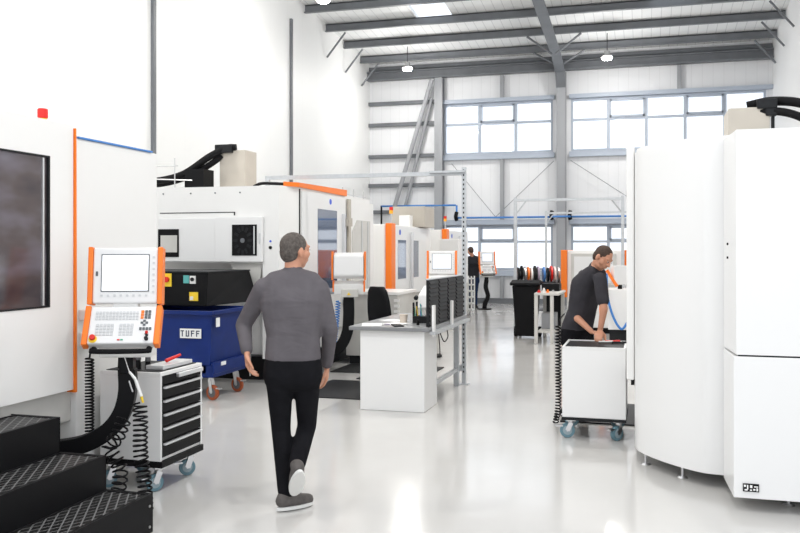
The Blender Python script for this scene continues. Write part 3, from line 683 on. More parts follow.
# black mats
tag(build('floor_mat', B().box(-3.86, -2.70, 9.05, 10.32, 0, .012), 'dark', None, .004), 'black rubber mat on the floor beside the desk, nearer of two', 'mat', 'black mats left of the desk')
tag(build('floor_mat', B().box(-4.15, -3.6, 11.0, 11.86, 0, .012).box(-3.6, -2.75, 10.5, 11.86, 0, .012), 'dark', None, .004), 'black rubber mat below the control panel seen from behind', 'mat', 'black mats left of the desk')

# ============================================================ THIRD, FOURTH, FIFTH LEFT MACHINES
def small_machine(y0, y1, zt, label, badge=True, x1=-4.3):
    x0 = x1-2
    t = thing('machining_center', ((x0+x1)/2, (y0+y1)/2, 0), label, 'machine', 'white machining centres along the left wall')
    build('housing', B().prism([(x0, y0), (x1-.1, y0), (x1, y0+.06), (x1, y1), (x0, y1)], .85, zt), 'white', t, .01)
    build('lower_housing', B().box(x0, x1+.0, y0+.1, y1, .12, .85), 'offwhite', t, .01)
    build('base', B().box(x0+.1, x1-.1, y0+.2, y1-.1, 0, .12), 'black', t)
    build('orange_trim', B().box(x1-.06, x1+.05, y0-.02, y0+.24, .90, zt+.02), 'orange', t, .01)
    d = build('door', B().box(x1, x1+.04, y0+.27, y1-.5, .85, zt-.02), 'white2', t, .008)
    build('door_window', B().box(x1+.04, x1+.046, y0+.42, y0+.95, 1.15, zt-.27), 'mirrorglass', d)
    build('door_window', B().box(x1+.04, x1+.046, y0+1.45, y0+1.85, 1.15, zt-.27), 'mirrorglass', d)
    build('door_handle', B().cyl((x1+.09, y0+1.2, .95), (x1+.09, y0+1.2, zt-.12), .03, n=10), 'alu', d)
    if badge: build('logo_badge', B().cyl((x1+.04, y0+.55, zt-.13), (x1+.046, y0+.55, zt-.13), .05), 'logo', d)
    sl = build('signal_lamp_pole', B().cyl((x0+1.92, y0+.4, zt), (x0+1.92, y0+.4, zt+.2), .015, n=8), 'chrome', t)
    build('amber_lamp', B().cyl((x0+1.92, y0+.4, zt+.2), (x0+1.92, y0+.4, zt+.26), .034), 'amber', sl)
    build('red_lamp', B().cyl((x0+1.92, y0+.4, zt+.26), (x0+1.92, y0+.4, zt+.32), .034), 'red', sl)
    return t
m3 = small_machine(14.3, 17.3, 2.12, 'white machining centre with orange door edge and grey-brown box on top, behind the desk')
build('roof_cabinet', B().box(-4.86, -4.17, 16.3, 17.1, 2.12, 2.53), 'beige', m3, .01); build('roof_box', B().box(-4.58, -4.36, 15.9, 16.1, 2.12, 2.34), 'white', m3, .01)
build('roof_box', B().box(-6.2, -5.6, 15.2, 15.8, 2.12, 2.60), 'white', m3, .01)
m4 = small_machine(18.6, 21.2, 2.12, 'white machining centre farther down the aisle with orange edge above the tilted control panel')
build('roof_box', B().box(-5.6, -4.9, 18.9, 19.5, 2.12, 2.4), 'offwhite', m4, .01)
m5 = small_machine(22.4, 25.0, 1.9, 'farthest white machining centre on the left, by the man in dark jacket', x1=-5.35)
# side-cabinet seen end-on between third machine and fourth
tag(build('control_cabinet', B().box(-4.15, -3.75, 17.5, 18.3, 0, 1.9), 'white', None, .01), 'plain white cabinet standing between the third and fourth left machines', 'cabinet')

# third pendant above the louvred panels, tilted
p3 = pendant('tilted orange-edged control panel with small lit screen above the black drawer panels', (-3.05, 13.0, 1.0), R(12),
        [(0, .07, -.14), (-.02, .07, -.4), (-.12, .07, -.6), (-.2, .07, -.8), (-.2, .07, -.99)], screen='screen_d', floor=True)
p4 = pendant('far orange-edged control panel in front of the man in dark jacket', (-4.28, 23.8, .97), R(25),
        [(0, .07, -.14), (-.02, .07, -.35), (.04, .07, -.6), (-.04, .07, -.8), (-.06, .07, -.96)], screen='screen_d', floor=True)

# ============================================================ DESK
t = thing('work_desk', (-2.54, 9.4, 0), 'white pedestal desk with grey worktop in the middle aisle', 'desk')
build('worktop', B().box(-2.98, -2.12, 8.45, 10.42, .835, .875), 'worktop', t, .006)
build('pedestal', B().box(-2.875, -2.18, 8.51, 9.06, 0, .835), 'white2', t, .008)
build('leg', B().box(-2.27, -2.21, 10.3, 10.36, 0, .835), 'galv', t); build('leg', B().box(-2.92, -2.86, 10.3, 10.36, 0, .835), 'galv', t)
build('rail', B().box(-2.26, -2.22, 9.06, 10.3, .18, .22), 'galv', t)
t = thing('gantry_frame', (-2.17, 10.43, 0), 'grey slotted steel post and overhead rail behind the desk', 'frame')
build('post', B().box(-2.195, -2.145, 10.43, 10.48, 0, 2.70), 'galv', t)
b = B()
for k in range(44): b.box(-2.178, -2.162, 10.426, 10.43, .15+k*.058, .175+k*.058)
build('slots', b, 'dark', t)
build('overhead_rail', B().box(-4.85, -2.195, 10.43, 10.48, 2.60, 2.65), 'galv', t); build('overhead_rail', B().box(-2.60, -2.145, 10.37, 10.43, 2.63, 2.655), 'galv', t)
build('post', B().box(-4.85, -4.80, 10.43, 10.48, 2.48, 2.60), 'galv', t)
build('foot_plate', B().box(-2.23, -2.11, 10.40, 10.52, 0, .012), 'galv', t)
build('bracket', B().box(-2.21, -2.205, 10.36, 10.5, .17, .25), 'galv', t)
# louvred black panels standing on the desk edge
t = thing('drawer_panel', (-2.10, 9.4, .83), 'row of black slatted storage panels along the right edge of the desk', 'storage panel')
ys = [8.55, 8.99, 9.42, 9.86, 10.30]
for i in range(4):
    p = build('panel', B().box(-2.175, -2.145, ys[i]+.01, ys[i+1]-.01, .877, 1.36), 'dark', t, .003)
    b = B()
    for k in range(11): b.prismy([(-2.145, .885+k*.043), (-2.133, .888+k*.043), (-2.145, .915+k*.043)], ys[i]+.03, ys[i+1]-.03)
    build('slats', b, 'dark', p)
    b = B().box(-2.18, -2.175, ys[i]+.04, ys[i+1]-.04, .9, 1.33); build('back_plate', b, 'black', p)
build('rail', B().box(-2.13, -2.07, 8.52, 10.33, .80, .832), 'galv', t); build('rail', B().box(-2.18, -2.14, 8.54, 10.33, 1.36, 1.372), 'galv', t)
for y in (8.56, 9.42): build('bracket', B().box(-2.115, -2.09, y, y+.07, .78, 1.10), 'white', t, .003)
b = B().tube(spl([(-2.14, 9.0, .80), (-2.1, 9.05, .68), (-2.08, 9.15, .72), (-2.1, 9.2, .80)]), .006, 6); b.tube(spl([(-2.14, 8.95, .80), (-2.13, 8.97, .66), (-2.12, 8.95, .55)]), .006, 6)
build('cable', b, 'black', t, 0, True)
# things on the desk
def paper(x, y, rz, lab, m='paper', w=.105, h=.148, z=.875):
    d = V((math.cos(rz), math.sin(rz), 0)); s = V((-d.y, d.x, 0))
    tag(build('paper_sheet', B().obox((x, y, z+.002), d, s, (0,0,1), w, h, .002), m, None), lab, 'paper')
paper(-2.80, 8.68, .3, 'white printed sheet at the front left of the desk'); paper(-2.58, 8.85, -.4, 'white sheet in the middle of the desk'); paper(-2.72, 9.25, .9, 'white sheet farthest back on the desk')
tag(build('clipboard', B().obox((-2.50, 8.62, .882), V((1,.5,0)).normalized(), V((-.5,1,0)).normalized(), (0,0,1), .05, .11, .006), 'dark', None, .003), 'thin dark folder lying at the front of the desk', 'folder')
paper(-2.64, 8.72, .1, 'small pinkish note on the desk by the cup', 'purple', .03, .03, .880)
t = thing('paper_cup', (-2.54, 9.0, .875), 'small beige cup standing on the desk', 'cup'); build('body', B().cyl((-2.54, 9.0, .875), (-2.54, 9.0, .96), .038, .045), 'cup', t, .002); build('lid', B().cyl((-2.54, 9.0, .96), (-2.54, 9.0, .967), .047), 'cup', t)
t = thing('bench_scanner', (-2.40, 9.75, .875), 'white hooded instrument on the desk beside the black panels', 'instrument')
build('hood', B().prismx([(9.5, 1.0), (9.55, 1.16), (9.8, 1.25), (10.15, 1.27), (10.2, 1.10), (9.85, 1.08), (9.65, .97)], -2.52, -2.22), 'white2', t, .02)
build('stand', B().box(-2.5, -2.25, 9.9, 10.15, .875, 1.16), 'white', t, .01); build('lens', B().cyl((-2.52, 9.47, 1.13), (-2.52, 9.44, 1.12), .025), 'dark', t)
b = B(); cols = []
t = thing('pen_stand', (-2.36, 9.05, .875), 'black wire stand of coloured pens and tools by the panels', 'pen stand')
build('rack', B().box(-2.44, -2.28, 9.0, 9.16, .875, .95).box(-2.44, -2.42, 9.0, 9.02, .95, 1.10).box(-2.44, -2.42, 9.14, 9.16, .95, 1.10), 'dark', t, .004)
for i, m in enumerate(('green', 'yellow', 'bluepipe', 'teal', 'white', 'black')):
    x = -2.42+i*.025; build('pen', B().cyl((x, 9.04+.02*(i % 3), .95), (x+random.uniform(-.02, .02), 9.04+.02*(i % 3), 1.04+.015*(i % 4)), .006, n=8), m, t)
tag(build('pen_pot', B().cyl((-2.32, 8.78, .875), (-2.32, 8.78, .93), .016), 'black', None, .003), 'tiny black pot standing on the desk front', 'pot')
# chair
t = thing('office_chair', (-3.25, 10.97, 0), 'black padded office chair with tall back behind the desk', 'chair', rz=R(-30))
L = V((-3.25, 10.97, 0))
bk = B(); rings = [(.62, .16, -.20), (.70, .21, -.22), (.85, .22, -.235), (1.0, .205, -.25), (1.12, .175, -.265), (1.19, .12, -.272)]
vs = []; n = 24
for z, w, y in rings:
    for k in range(n):
        a = 2*math.pi*k/n; ca, sa = math.cos(a), math.sin(a)
        vs.append(L+V((w*math.copysign(abs(ca)**.6, ca), y+.045*math.copysign(abs(sa)**.7, sa)-.02*(1-(ca*ca)), z)))
fs = [(i*n+k, i*n+(k+1) % n, (i+1)*n+(k+1) % n, (i+1)*n+k) for i in range(len(rings)-1) for k in range(n)]+[tuple(reversed(range(n))), tuple((len(rings)-1)*n+k for k in range(n))]
build('backrest', bk.add(vs, fs), 'black', t, .015, True)
build('seat', B().box(L.x-.23, L.x+.23, L.y-.2, L.y+.22, .46, .54), 'black', t, .03)
build('back_bracket', B().tube(spl([L+V((0,-.1,.45)), L+V((0,-.26,.48)), L+V((0,-.27,.7))]), .02), 'dark', t)
build('gas_column', B().cyl(L+V((0,0,.12)), L+V((0,0,.46)), .03), 'chrome', t)
for k in range(5):
    a = R(72*k); e = L+V((.27*math.cos(a), .27*math.sin(a), .075)); build('leg', B().tube([L+V((0,0,.12)), e], [.03, .018]), 'black', t)
    build('castor', B().cyl(e+V((-.02,0,-.035)), e+V((.02,0,-.035)), .028), 'blackm', t)

# ============================================================ CENTRE BACK: frames, wheelie bin, benches
def gantry(y, x0, x1, lab, g=None, z=2.70):
    t = thing('gantry_frame', ((x0+x1)/2, y, 0), lab, 'frame')
    build('post', B().box(x0-.03, x0+.03, y, y+.06, 0, z), 'galv', t); build('post', B().box(x1-.03, x1+.03, y, y+.06, 0, z), 'galv', t)
    build('overhead_rail', B().box(x0+.03, x1-.03, y, y+.06, z-.08, z-.03), 'galv', t)
    b = B(); b.cyl((x0+.03, y+.03, z-.3), (x0+.2, y+.03, z-.08), .015, n=6); b.cyl((x1-.03, y+.03, z-.3), (x1-.2, y+.03, z-.08), .015, n=6); build('corner_brace', b, 'galv', t)
gantry(16.77, -2.46, -.42, 'grey steel goalpost frame standing behind the wheelie bin')
gantry(22.8, -2.53, -.2, 'smaller looking grey goalpost frame farther back in front of the windows')
t = thing('wheelie_bin', (-2.19, 16.4, 0), 'black wheelie bin at the end of the aisle', 'bin')
b = B(); b.add([(-2.37,16.22,.04),(-2.01,16.22,.04),(-2.01,16.6,.04),(-2.37,16.6,.04),(-2.43,16.15,1.0),(-1.95,16.15,1.0),(-1.95,16.66,1.0),(-2.43,16.66,1.0)], [(0,3,2,1),(4,5,6,7),(0,1,5,4),(1,2,6,5),(2,3,7,6),(3,0,4,7)])
build('body', b, 'black', t, .02); build('lid', B().prismx([(16.10, 1.0), (16.72, 1.0), (16.72, 1.06), (16.4, 1.10), (16.10, 1.05)], -2.47, -1.91), 'blackm', t, .02)
build('handle', B().cyl((-2.4, 16.74, 1.02), (-1.98, 16.74, 1.02), .018), 'black', t)
for x in (-2.42, -1.96): build('wheel', B().cyl((x-.03, 16.6, .10), (x+.03, 16.6, .10), .10), 'blackm', t, .01)
# bench beside the bin
t = thing('workbench', (-1.74, 16.1, 0), 'pale workbench with dark top beside the wheelie bin', 'bench')
build('top', B().box(-1.92, -1.48, 15.4, 16.72, .86, .90), 'offwhite', t, .004)
for x, y in ((-1.64, 15.42), (-1.92, 15.42), (-1.56, 16.6), (-1.9, 16.6)): build('leg', B().box(x, x+.06, y, y+.06, 0, .86), 'offwhite', t)
build('shelf', B().box(-1.88, -1.54, 15.5, 16.6, .18, .21), 'offwhite', t); build('back_board', B().box(-1.9, -1.5, 16.66, 16.70, .21, .86), 'dark', t)
tag(build('grey_crate', B().box(-1.86, -1.6, 16.0, 16.4, .21, .50), 'steel_l', None, .01), 'grey crate on the lower shelf of the pale workbench', 'crate')
tag(build('storage_box', B().box(-1.88, -1.55, 16.2, 16.6, .90, 1.04), 'black', None, .01), 'black storage box on the back of the pale workbench', 'box')
for i, (x, y, r, h, m, lab) in enumerate(((-1.85, 15.55, .03, .05, 'red', 'small red part on the front of the pale workbench'), (-1.78, 15.7, .03, .08, 'white', 'small white part on the pale workbench'), (-1.7, 15.6, .025, .06, 'orange', 'small orange part on the pale workbench'), (-1.62, 15.75, .03, .04, 'silver', 'small silver part on the pale workbench'))):
    tag(build('machined_part', B().cyl((x,y,.90), (x,y,.9+h*.6), r).cyl((x,y,.9+h*.6), (x,y,.9+h), r*.6), m, None, .003), lab, 'part', 'small parts on the pale workbench')
# rear bench with discs in a rack
t = thing('workbench', (-2.0, 18.2, 0), 'rear bench behind the wheelie bin carrying a rack of upright discs', 'bench')
build('top', B().box(-2.66, -1.70, 17.9, 18.6, .95, 1.0), 'dark', t)
for x, y in ((-2.63, 17.92), (-1.77, 17.92), (-2.63, 18.52), (-1.77, 18.52)): build('leg', B().box(x, x+.05, y, y+.05, 0, .95), 'steel', t)
build('shelf', B().box(-2.58, -1.77, 17.95, 18.52, .4, .43), 'steel', t)
dl = [(-2.60, 'black', 'black'), (-2.53, 'blackm', 'second black'), (-2.46, 'silver', 'silver'), (-2.39, 'orange', 'orange'), (-2.32, 'white', 'white'), (-2.25, 'dark', 'dark grey'), (-2.18, 'purple', 'lilac'),
      (-2.06, 'bluepipe', 'blue'), (-1.98, 'black', 'black'), (-1.91, 'red', 'red'), (-1.84, 'white', 'white'), (-1.76, 'silver', 'silver')]
for i, (x, m, w) in enumerate(dl):
    r = .15+.02*((i*3) % 4)/3; side = 'left group' if i < 7 else 'right group'
    t = thing('abrasive_disc', (x, 18.15, 1.0), '%s disc standing upright in the %s on the rear bench' % (w, side), 'disc', 'upright discs on the rear bench')
    build('disc', B().cyl((x-.018, 18.15, 1.0+r), (x+.018, 18.16, 1.0+r), r, n=28), m, t, .004); build('hub', B().cyl((x-.025, 18.15, 1.0+r), (x+.025, 18.16, 1.0+r), r*.3), 'steel_l', t)
# small machine behind the leaning man
t = thing('machining_center', (-.98, 18.1, 0), 'white machine with orange edges and pale window behind the leaning man', 'machine')
build('housing', B().box(-1.52, -.40, 17.5, 19.0, .12, 1.66), 'white', t, .015)
build('orange_trim', B().box(-1.64, -1.52, 17.44, 19.0, .72, 1.67), 'orange', t, .008); build('orange_trim', B().box(-.40, -.30, 17.44, 19.0, 1.2, 1.67), 'orange', t, .008)
w = build('window_frame', B().box(-1.44, -.56, 17.47, 17.5, .95, 1.60), 'offwhite', t, .005); build('window', B().box(-1.38, -.62, 17.462, 17.47, 1.01, 1.54), 'panelgrey', w)
build('base', B().box(-1.48, -.44, 17.6, 18.95, 0, .12), 'black', t)
t = thing('control_cabinet', (-.35, 14.9, 0), 'low white cabinet with blue hose looping over it beside the leaning man', 'cabinet')
build('body', B().box(-.60, -.12, 14.6, 15.2, .35, 1.02), 'white', t, .01); build('base', B().box(-.58, -.14, 14.65, 15.15, 0, .35), 'dark', t)
build('orange_trim', B().prismx([(14.55, .60), (14.6, .60), (14.62, 1.35), (14.57, 1.38)], -.74, -.66), 'orange', t)
build('control_screen', B().obox((-.42, 14.75, 1.25), V((.8,.6,0)), V((-.6,.8,0)), (0,0,1), .14, .05, .16), 'panelgrey', t, .01)
build('orange_trim', B().obox((-.54, 14.68, 1.20), V((.8,.2,.5)).normalized(), (0,1,0), V((-.5,0,.8)).normalized(), .025, .06, .16), 'orange', t)
build('screen_stand', B().box(-.45, -.38, 14.75, 14.85, 1.02, 1.12), 'dark', t)
b = B().tube(spl([(-.62, 14.5, 1.28), (-.60, 14.45, .9), (-.5, 14.45, .55), (-.38, 14.45, .38), (-.28, 14.45, .5)]), .02, 8); build('hose', b, 'bluepipe', t, 0, True)
# slatted white rack near the far man
t = thing('wire_rack', (-4.55, 21.6, 0), 'small white open rack on the aisle beside the man in dark jacket', 'rack')
b = B()
for x in (-4.45, -4.29): b.box(x, x+.03, 21.5, 21.53, 0, 1.0); b.box(x, x+.03, 21.9, 21.93, 0, 1.0)
build('frame', b, 'white', t)
for k in range(6): build('shelf', B().box(-4.45, -4.26, 21.5, 21.93, .12+k*.16, .15+k*.16), 'white', t)

# ============================================================ RIGHT MACHINE (nearest right)
t = thing('machining_center', (2.0, 8.0, 0), 'huge white machine at right with curved front panel', 'machine')
prof = spl([(.53, 6.36, 0), (.375, 6.40, 0), (.185, 6.575, 0), (.02, 6.80, 0), (-.065, 6.98, 0), (-.085, 7.15, 0)], 12)
poly = [(p.x, p.y) for p in prof]+[(-.085, 9.8), (3.3, 9.8), (3.3, 6.36)]
build('curved_panel', B().prism(poly[::-1], .10, 2.44), 'white2', t, 0)
rim = [(p.x*1.0+(.012 if p.x > .3 else .012), p.y+.012) for p in prof]+[(-.06, 9.7), (3.2, 9.7), (3.2, 6.38)]
build('rim', B().prism(rim[::-1], 2.44, 2.47), 'white', t)
build('side_door', B().box(-.150, -.088, 7.16, 9.7, .62, 2.53), 'white', t, .012)
build('door_edge_seal', B().box(-.115, -.088, 7.17, 9.6, .58, .62), 'black', t)
build('upper_box', B().prism([(.52, 6.34), (.555, 5.86), (3.3, 5.86), (3.3, 6.34)], 1.0, 2.44), 'white2', t, .004)
build('lower_box', B().prism([(.52, 6.34), (.54, 5.85), (3.3, 5.85), (3.3, 6.34)], .09, .99), 'white2', t, .004)
build('seam', B().box(.57, 3.25, 5.87, 5.9, .985, 1.002), 'dark', t)
build('hinge_line', B().box(.527, .529, 6.2, 6.22, .8, .95), 'steel_l', t)
for z in (1.62, 1.71): build('screw', B().cyl((.525, 6.05, z), (.515, 6.05, z), .008, n=8), 'black', t)
pl = build('rating_plate', B().box(.595, .690, 5.842, 5.85, .135, .185), 'black', t)
b = B()
for (a, c, d, e) in ((.60, .612, .165, .178), (.618, .626, .15, .178), (.604, .622, .142, .150), (.636, .650, .16, .178), (.655, .668, .145, .155), (.66, .684, .165, .172), (.636, .648, .142, .150), (.674, .684, .142, .16)): b.box(a, c, 5.839, 5.842, d, e)
build('plate_symbols', b, 'paper', pl)
for x, y in ((-.0, 6.95), (.26, 6.62), (.33, 6.95), (.9, 6.1), (1.6, 6.1)):
    f = build('foot', B().cyl((x,y,.012), (x,y,.10), .011), 'chrome', t); build('foot_pad', B().cyl((x,y,0), (x,y,.014), .038, .028), 'chrome', f)
build('machine_base', B().box(.9, 3.2, 6.9, 9.6, 0, .10), 'black', t)
build('roof_cabinet', B().box(.60, .89, 6.9, 7.3, 2.47, 2.74), 'beige', t, .006)
build('roof_box', B().box(.97, 1.10, 6.9, 7.0, 2.47, 2.53), 'black', t)
b = B(); b.tube(spl([(.74, 7.0, 2.765), (.9, 6.98, 2.79), (1.08, 6.9, 2.76), (1.28, 6.85, 2.67), (1.6, 6.8, 2.50)]), .035, 12)
b.tube(spl([(.82, 6.93, 2.71), (.95, 6.9, 2.70), (1.08, 6.85, 2.65), (1.25, 6.8, 2.53), (1.35, 6.8, 2.46)]), .030, 12); build('cable_conduit', b, 'blackm', t, 0, True)
build('conduit_coupler', B().box(.80, .94, 6.88, 7.04, 2.725, 2.80).box(.86, .94, 6.88, 6.95, 2.67, 2.725), 'dark', t, .008)
build('conduit_bracket', B().box(.905, .925, 6.92, 6.96, 2.47, 2.68), 'dark', t)

# ---- white cart at the man's hands
t = thing('tool_trolley', (-.43, 8.02, 0), 'white trolley with plain front on castors, the leaning man working on its top', 'trolley')
x0, x1, y0, y1 = -.712, -.165, 7.70, 8.33
build('body', B().box(x0, x1, y0, y1, .19, .80), 'white2', t, .006)
b = B(); b.box(x0, x1, y0, y0+.02, .80, .815); b.box(x0, x1, y1-.02, y1, .80, .815); b.box(x0, x0+.02, y0+.02, y1-.02, .80, .815); b.box(x1-.02, x1, y0+.02, y1-.02, .80, .815)
build('rim', b, 'white2', t); build('top_mat', B().box(x0+.02, x1-.02, y0+.02, y1-.02, .80, .806), 'dark', t)
build('bottom_bumper', B().box(x0-.004, x1+.004, y0-.004, y1+.004, .165, .19), 'dark', t)
for cx, cy, a in ((x0+.07, y0+.06, 35), (x1-.06, y0+.06, 75), (x0+.07, y1-.07, 20), (x1-.06, y1-.07, 60)): caster(t, cx, cy, .165, .066, 'caster', R(a-25))
for i, (x, y, m, lab) in enumerate(((-.36, 8.12, 'silver', 'steel spanner lying on the white trolley under the hands'), (-.30, 8.2, 'red', 'red handled screwdriver lying on the white trolley'), (-.24, 8.1, 'dark', 'dark tool lying at the right of the white trolley top'))):
    tag(build('hand_tool', B().cyl((x-.06, y, .820), (x+.03, y+.02, .820), .010).cyl((x+.03, y+.02, .820), (x+.07, y+.03, .820), .013), m, None, .002), lab, 'tool', 'tools on the white trolley')
tag(build('floor_mat', B().box(-.80, -.05, 8.42, 9.55, 0, .014), 'dark', None, .004), 'black mat with pale blue edge under the leaning man', 'mat')
b = B().tube(helix([(-.80, 8.25, .95), (-.80, 8.25, .6), (-.80, 8.25, .2), (-.83, 8.3, .012)], .025, .03, 8), .007, 6)
b.tube(spl([(-.80, 8.25, .95), (-.78, 8.3, 1.02), (-.76, 8.45, 1.05)]), .007, 6)
tag(build('coiled_hose', b, 'black', None, 0, True), 'black coiled hose hanging at the left side of the white trolley', 'hose')

# ============================================================ PEOPLE
def remesh(o, vox, it=4, fac=.5):
    r = o.modifiers.new('remesh', 'REMESH'); r.mode = 'VOXEL'; r.voxel_size = vox; r.use_smooth_shade = True
    s = o.modifiers.new('smooth', 'SMOOTH'); s.factor = fac; s.iterations = it
    return o
def torso(b, levels, n=12):
    """levels: (centre, lateral axis, half width, radius) ; horizontal capsules blended between levels"""
    for i in range(len(levels)-1):
        a, c = levels[i], levels[i+1]
        for k in range(n+1):
            t = k/n; p = a[0].lerp(c[0], t); ax = a[1].lerp(c[1], t).normalized(); w = a[2]+(c[2]-a[2])*t; r = a[3]+(c[3]-a[3])*t
            b.cap(p-ax*w, r, p+ax*w, r)
def hand(b, w, d, nrm, side, curl=.5, sc=1.):
    """w wrist, d direction of the hand, nrm palm-facing normal, side +1/-1 thumb side"""
    d = V(d).normalized(); nrm = (V(nrm)-d*V(nrm).dot(d)).normalized(); s = d.cross(nrm)*side
    for k in range(4):
        o = (k-1.5)*.02*sc; kn = w+d*.085*sc+s*o
        b.cap(w+d*.02*sc+s*o*.6, .016*sc, kn, .013*sc)
        Ls = [(.042,.026,.021),(.046,.03,.022),(.042,.027,.021),(.033,.02,.018)][3-k]; p = kn; dd = d.copy(); ang = curl*.55
        for j, l in enumerate(Ls):
            dd = (Matrix.Rotation(ang if True else 0, 3, d.cross(nrm))@dd); q = p+dd*l*sc; b.cap(p, (.0105-.001*j)*sc, q, (.0095-.001*j)*sc); p = q
            ang = curl*.6
    p = w+d*.025*sc+s*.022*sc; q = p+(d*.6+s*.7+nrm*.35).normalized()*.045*sc; r = q+(d*.85+s*.2+nrm*.4).normalized()*.032*sc; e = r+(d*.9+nrm*.35).normalized()*.024*sc
    b.cap(p, .015*sc, q, .012*sc); b.cap(q, .0115*sc, r, .0105*sc); b.cap(r, .0105*sc, e, .0085*sc)
def frame_of(fwd, up=V((0,0,1))):
    f = V(fwd).normalized(); r = f.cross(up).normalized(); u = r.cross(f); return Matrix((r, f, u)).transposed()
def head(b, c, fw, up=V((0,0,1)), sc=1.):
    F = frame_of(fw, up); P = lambda x, y, z: V(c)+F@V((x, y, z))*sc
    b.ell(P(0,-.012,.025), .076*sc, .094*sc, .090*sc, F); b.ell(P(0,.022,-.04), .060*sc, .068*sc, .075*sc, F); b.ell(P(0,.05,-.088), .030*sc, .025*sc, .024*sc, F)
    b.cap(P(0,.085,.018), .009*sc, P(0,.104,-.022), .014*sc); b.cap(P(-.012,.092,-.024), .008*sc, P(.012,.092,-.024), .008*sc)
    b.cap(P(-.02,.083,-.052), .008*sc, P(.02,.083,-.052), .008*sc); b.cap(P(-.018,.080,-.064), .008*sc, P(.018,.080,-.064), .008*sc)
    b.cap(P(-.045,.072,.03), .010*sc, P(.045,.072,.03), .010*sc)
    for s in (-1, 1):
        b.ell(P(s*.03, .075, .008), .014*sc, .010*sc, .010*sc, F); b.ell(P(s*.080,-.012,-.008), .010*sc, .02*sc, .033*sc, F); b.ell(P(s*.052,.04,-.025), .022*sc, .03*sc, .03*sc, F)
    return F, P
def person(label, J, cols, hair_cut='short', sleeve='long', sc=1., curl=.5, hd=None, group=None):
    """J: joints in world coordinates"""
    J = {k: (V(v) if not isinstance(v, (int, float, str)) else v) for k, v in J.items()}
    base = V((J['pelvis'].x, J['pelvis'].y, 0)); t = thing('person', base, label, 'person')
    lat = J['lat'].normalized(); latp = J.get('latp', J['lat']).normalized()
    neck, pel = J['neck'], J['pelvis']; chest = pel.lerp(neck, .68); waist = pel.lerp(neck, .30)
    bf = J['lean'] if 'lean' in J else V((0,0,0)); chest += bf
    b = B()
    lev = [(pel-V((0,0,.03)), latp, .06, .080), (waist, latp.lerp(lat, .5), .055, .08), (chest, lat, .08, .100), (neck-V((0,0,.055)), lat, .10, .07), (neck-V((0,0,.02)), lat, .03, .055)]
    torso(b, lev)
    F, P = head(b, J['head'], J['face'], J.get('hup', V((0,0,1))), sc)
    b.cap(neck-V((0,0,.03)), .058, P(0,-.02,-.055), .052)
    for s in 'LR':
        sh, el, wr = J['sh'+s], J['el'+s], J['wr'+s]; b.cap(sh, .052, el, .037); b.cap(el, .038, wr.lerp(el, .1), .026); b.cap(wr.lerp(el, .1), .026, wr, .024)
        hp, kn, an = J['hip'+s], J['kn'+s], J['an'+s]; b.cap(hp, .082, kn, .055); b.cap(kn, .052, kn.lerp(an, .35), .053); b.cap(kn.lerp(an, .35), .053, an, .035)
        toe = J['toe'+s]; b.cap(an, .035, an.lerp(toe, .45)-V((0,0,.005)), .022)
        hdv = J['hd'+s] if 'hd'+s in J else (wr-el); hn = J['hn'+s] if 'hn'+s in J else -lat*(-1 if s == 'L' else 1)
        hand(b, wr, hdv, hn, 1 if s == 'L' else -1, curl)
    remesh(build('body', b, 'skin', t), .0062, 2)
    # facial details
    e = B()
    for s in (-1, 1): e.ell(P(s*.03, .086, .010), .007, .004, .004, F, 10)
    build('eye', e, 'paper', t, label='white of the eyes'); e = B()
    for s in (-1, 1): e.ell(P(s*.03, .0915, .010), .004, .003, .004, F, 10)
    build('pupil', e, 'dark', t)
    # hair
    h = B(); h.ell(P(0,-.020,.035), .081*sc, .092*sc, .087*sc, F, 24); h.ell(P(0,-.05,-.005), .070*sc, .058*sc, .075*sc, F, 20)
    hh = build('hair', h, cols['hair'], t); remesh(hh, .006, 2)
    # shirt
    b = B(); g = .014
    lev = [(pel+V((0,0,.02)), latp, .082, .100), (waist, latp.lerp(lat, .5), .072, .102), (chest, lat, .095, .120), (neck-V((0,0,.065)), lat, .11, .080), (neck-V((0,0,.03)), lat, .045, .062)]
    torso(b, lev); b.cap(neck-V((0,0,.02)), .062, neck+(P(0,-.02,-.055)-neck)*.15, .060)
    for s in 'LR':
        sh, el, wr = J['sh'+s], J['el'+s], J['wr'+s]
        if sleeve == 'long': b.cap(sh, .068, el, .053); b.cap(el, .054, wr.lerp(el, .08), .040)
        else: b.cap(sh, .068, sh.lerp(el, .72), .062)
    remesh(build('shirt', b, cols['shirt'], t), .011, 4)
    # trousers
    b = B(); torso(b, [(pel+V((0,0,.0)), latp, .085, .100), (pel-V((0,0,.09)), latp, .09, .105)])
    for s in 'LR':
        hp, kn, an = J['hip'+s], J['kn'+s], J['an'+s]; b.cap(hp, .093, kn, .063); b.cap(kn, .063, an.lerp(kn, .06), .056)
    remesh(build('trousers', b, cols['trousers'], t), .011, 4)
    b0 = B().obox(pel+V((0,0,.025)), latp, V((0,0,1)).cross(latp), (0,0,1), .01, .01, .01)
    for s in 'LR':
        an, toe = J['an'+s], J['toe'+s]; dv = (toe-an); fw = dv.normalized(); sd = V((0,0,1)).cross(fw).normalized(); up = J.get('up'+s, fw.cross(sd)*-1 if False else sd.cross(fw)*-1)
        up = fw.cross(sd); up = up if up.z > 0 or 'kick'+s in J else -up
        heel = an-up*.055-fw*.035
        b = B(); b.cap(heel+up*.02, .042, heel+fw*.10+up*.012, .046); b.cap(heel+fw*.10+up*.012, .046, heel+fw*.20+up*.0, .036); b.cap(heel+up*.02, .042, an+up*.02, .043)
        so = remesh(build('shoe', b, cols['shoe'], t), .008, 3)
        b = B(); n = 20; pts = []
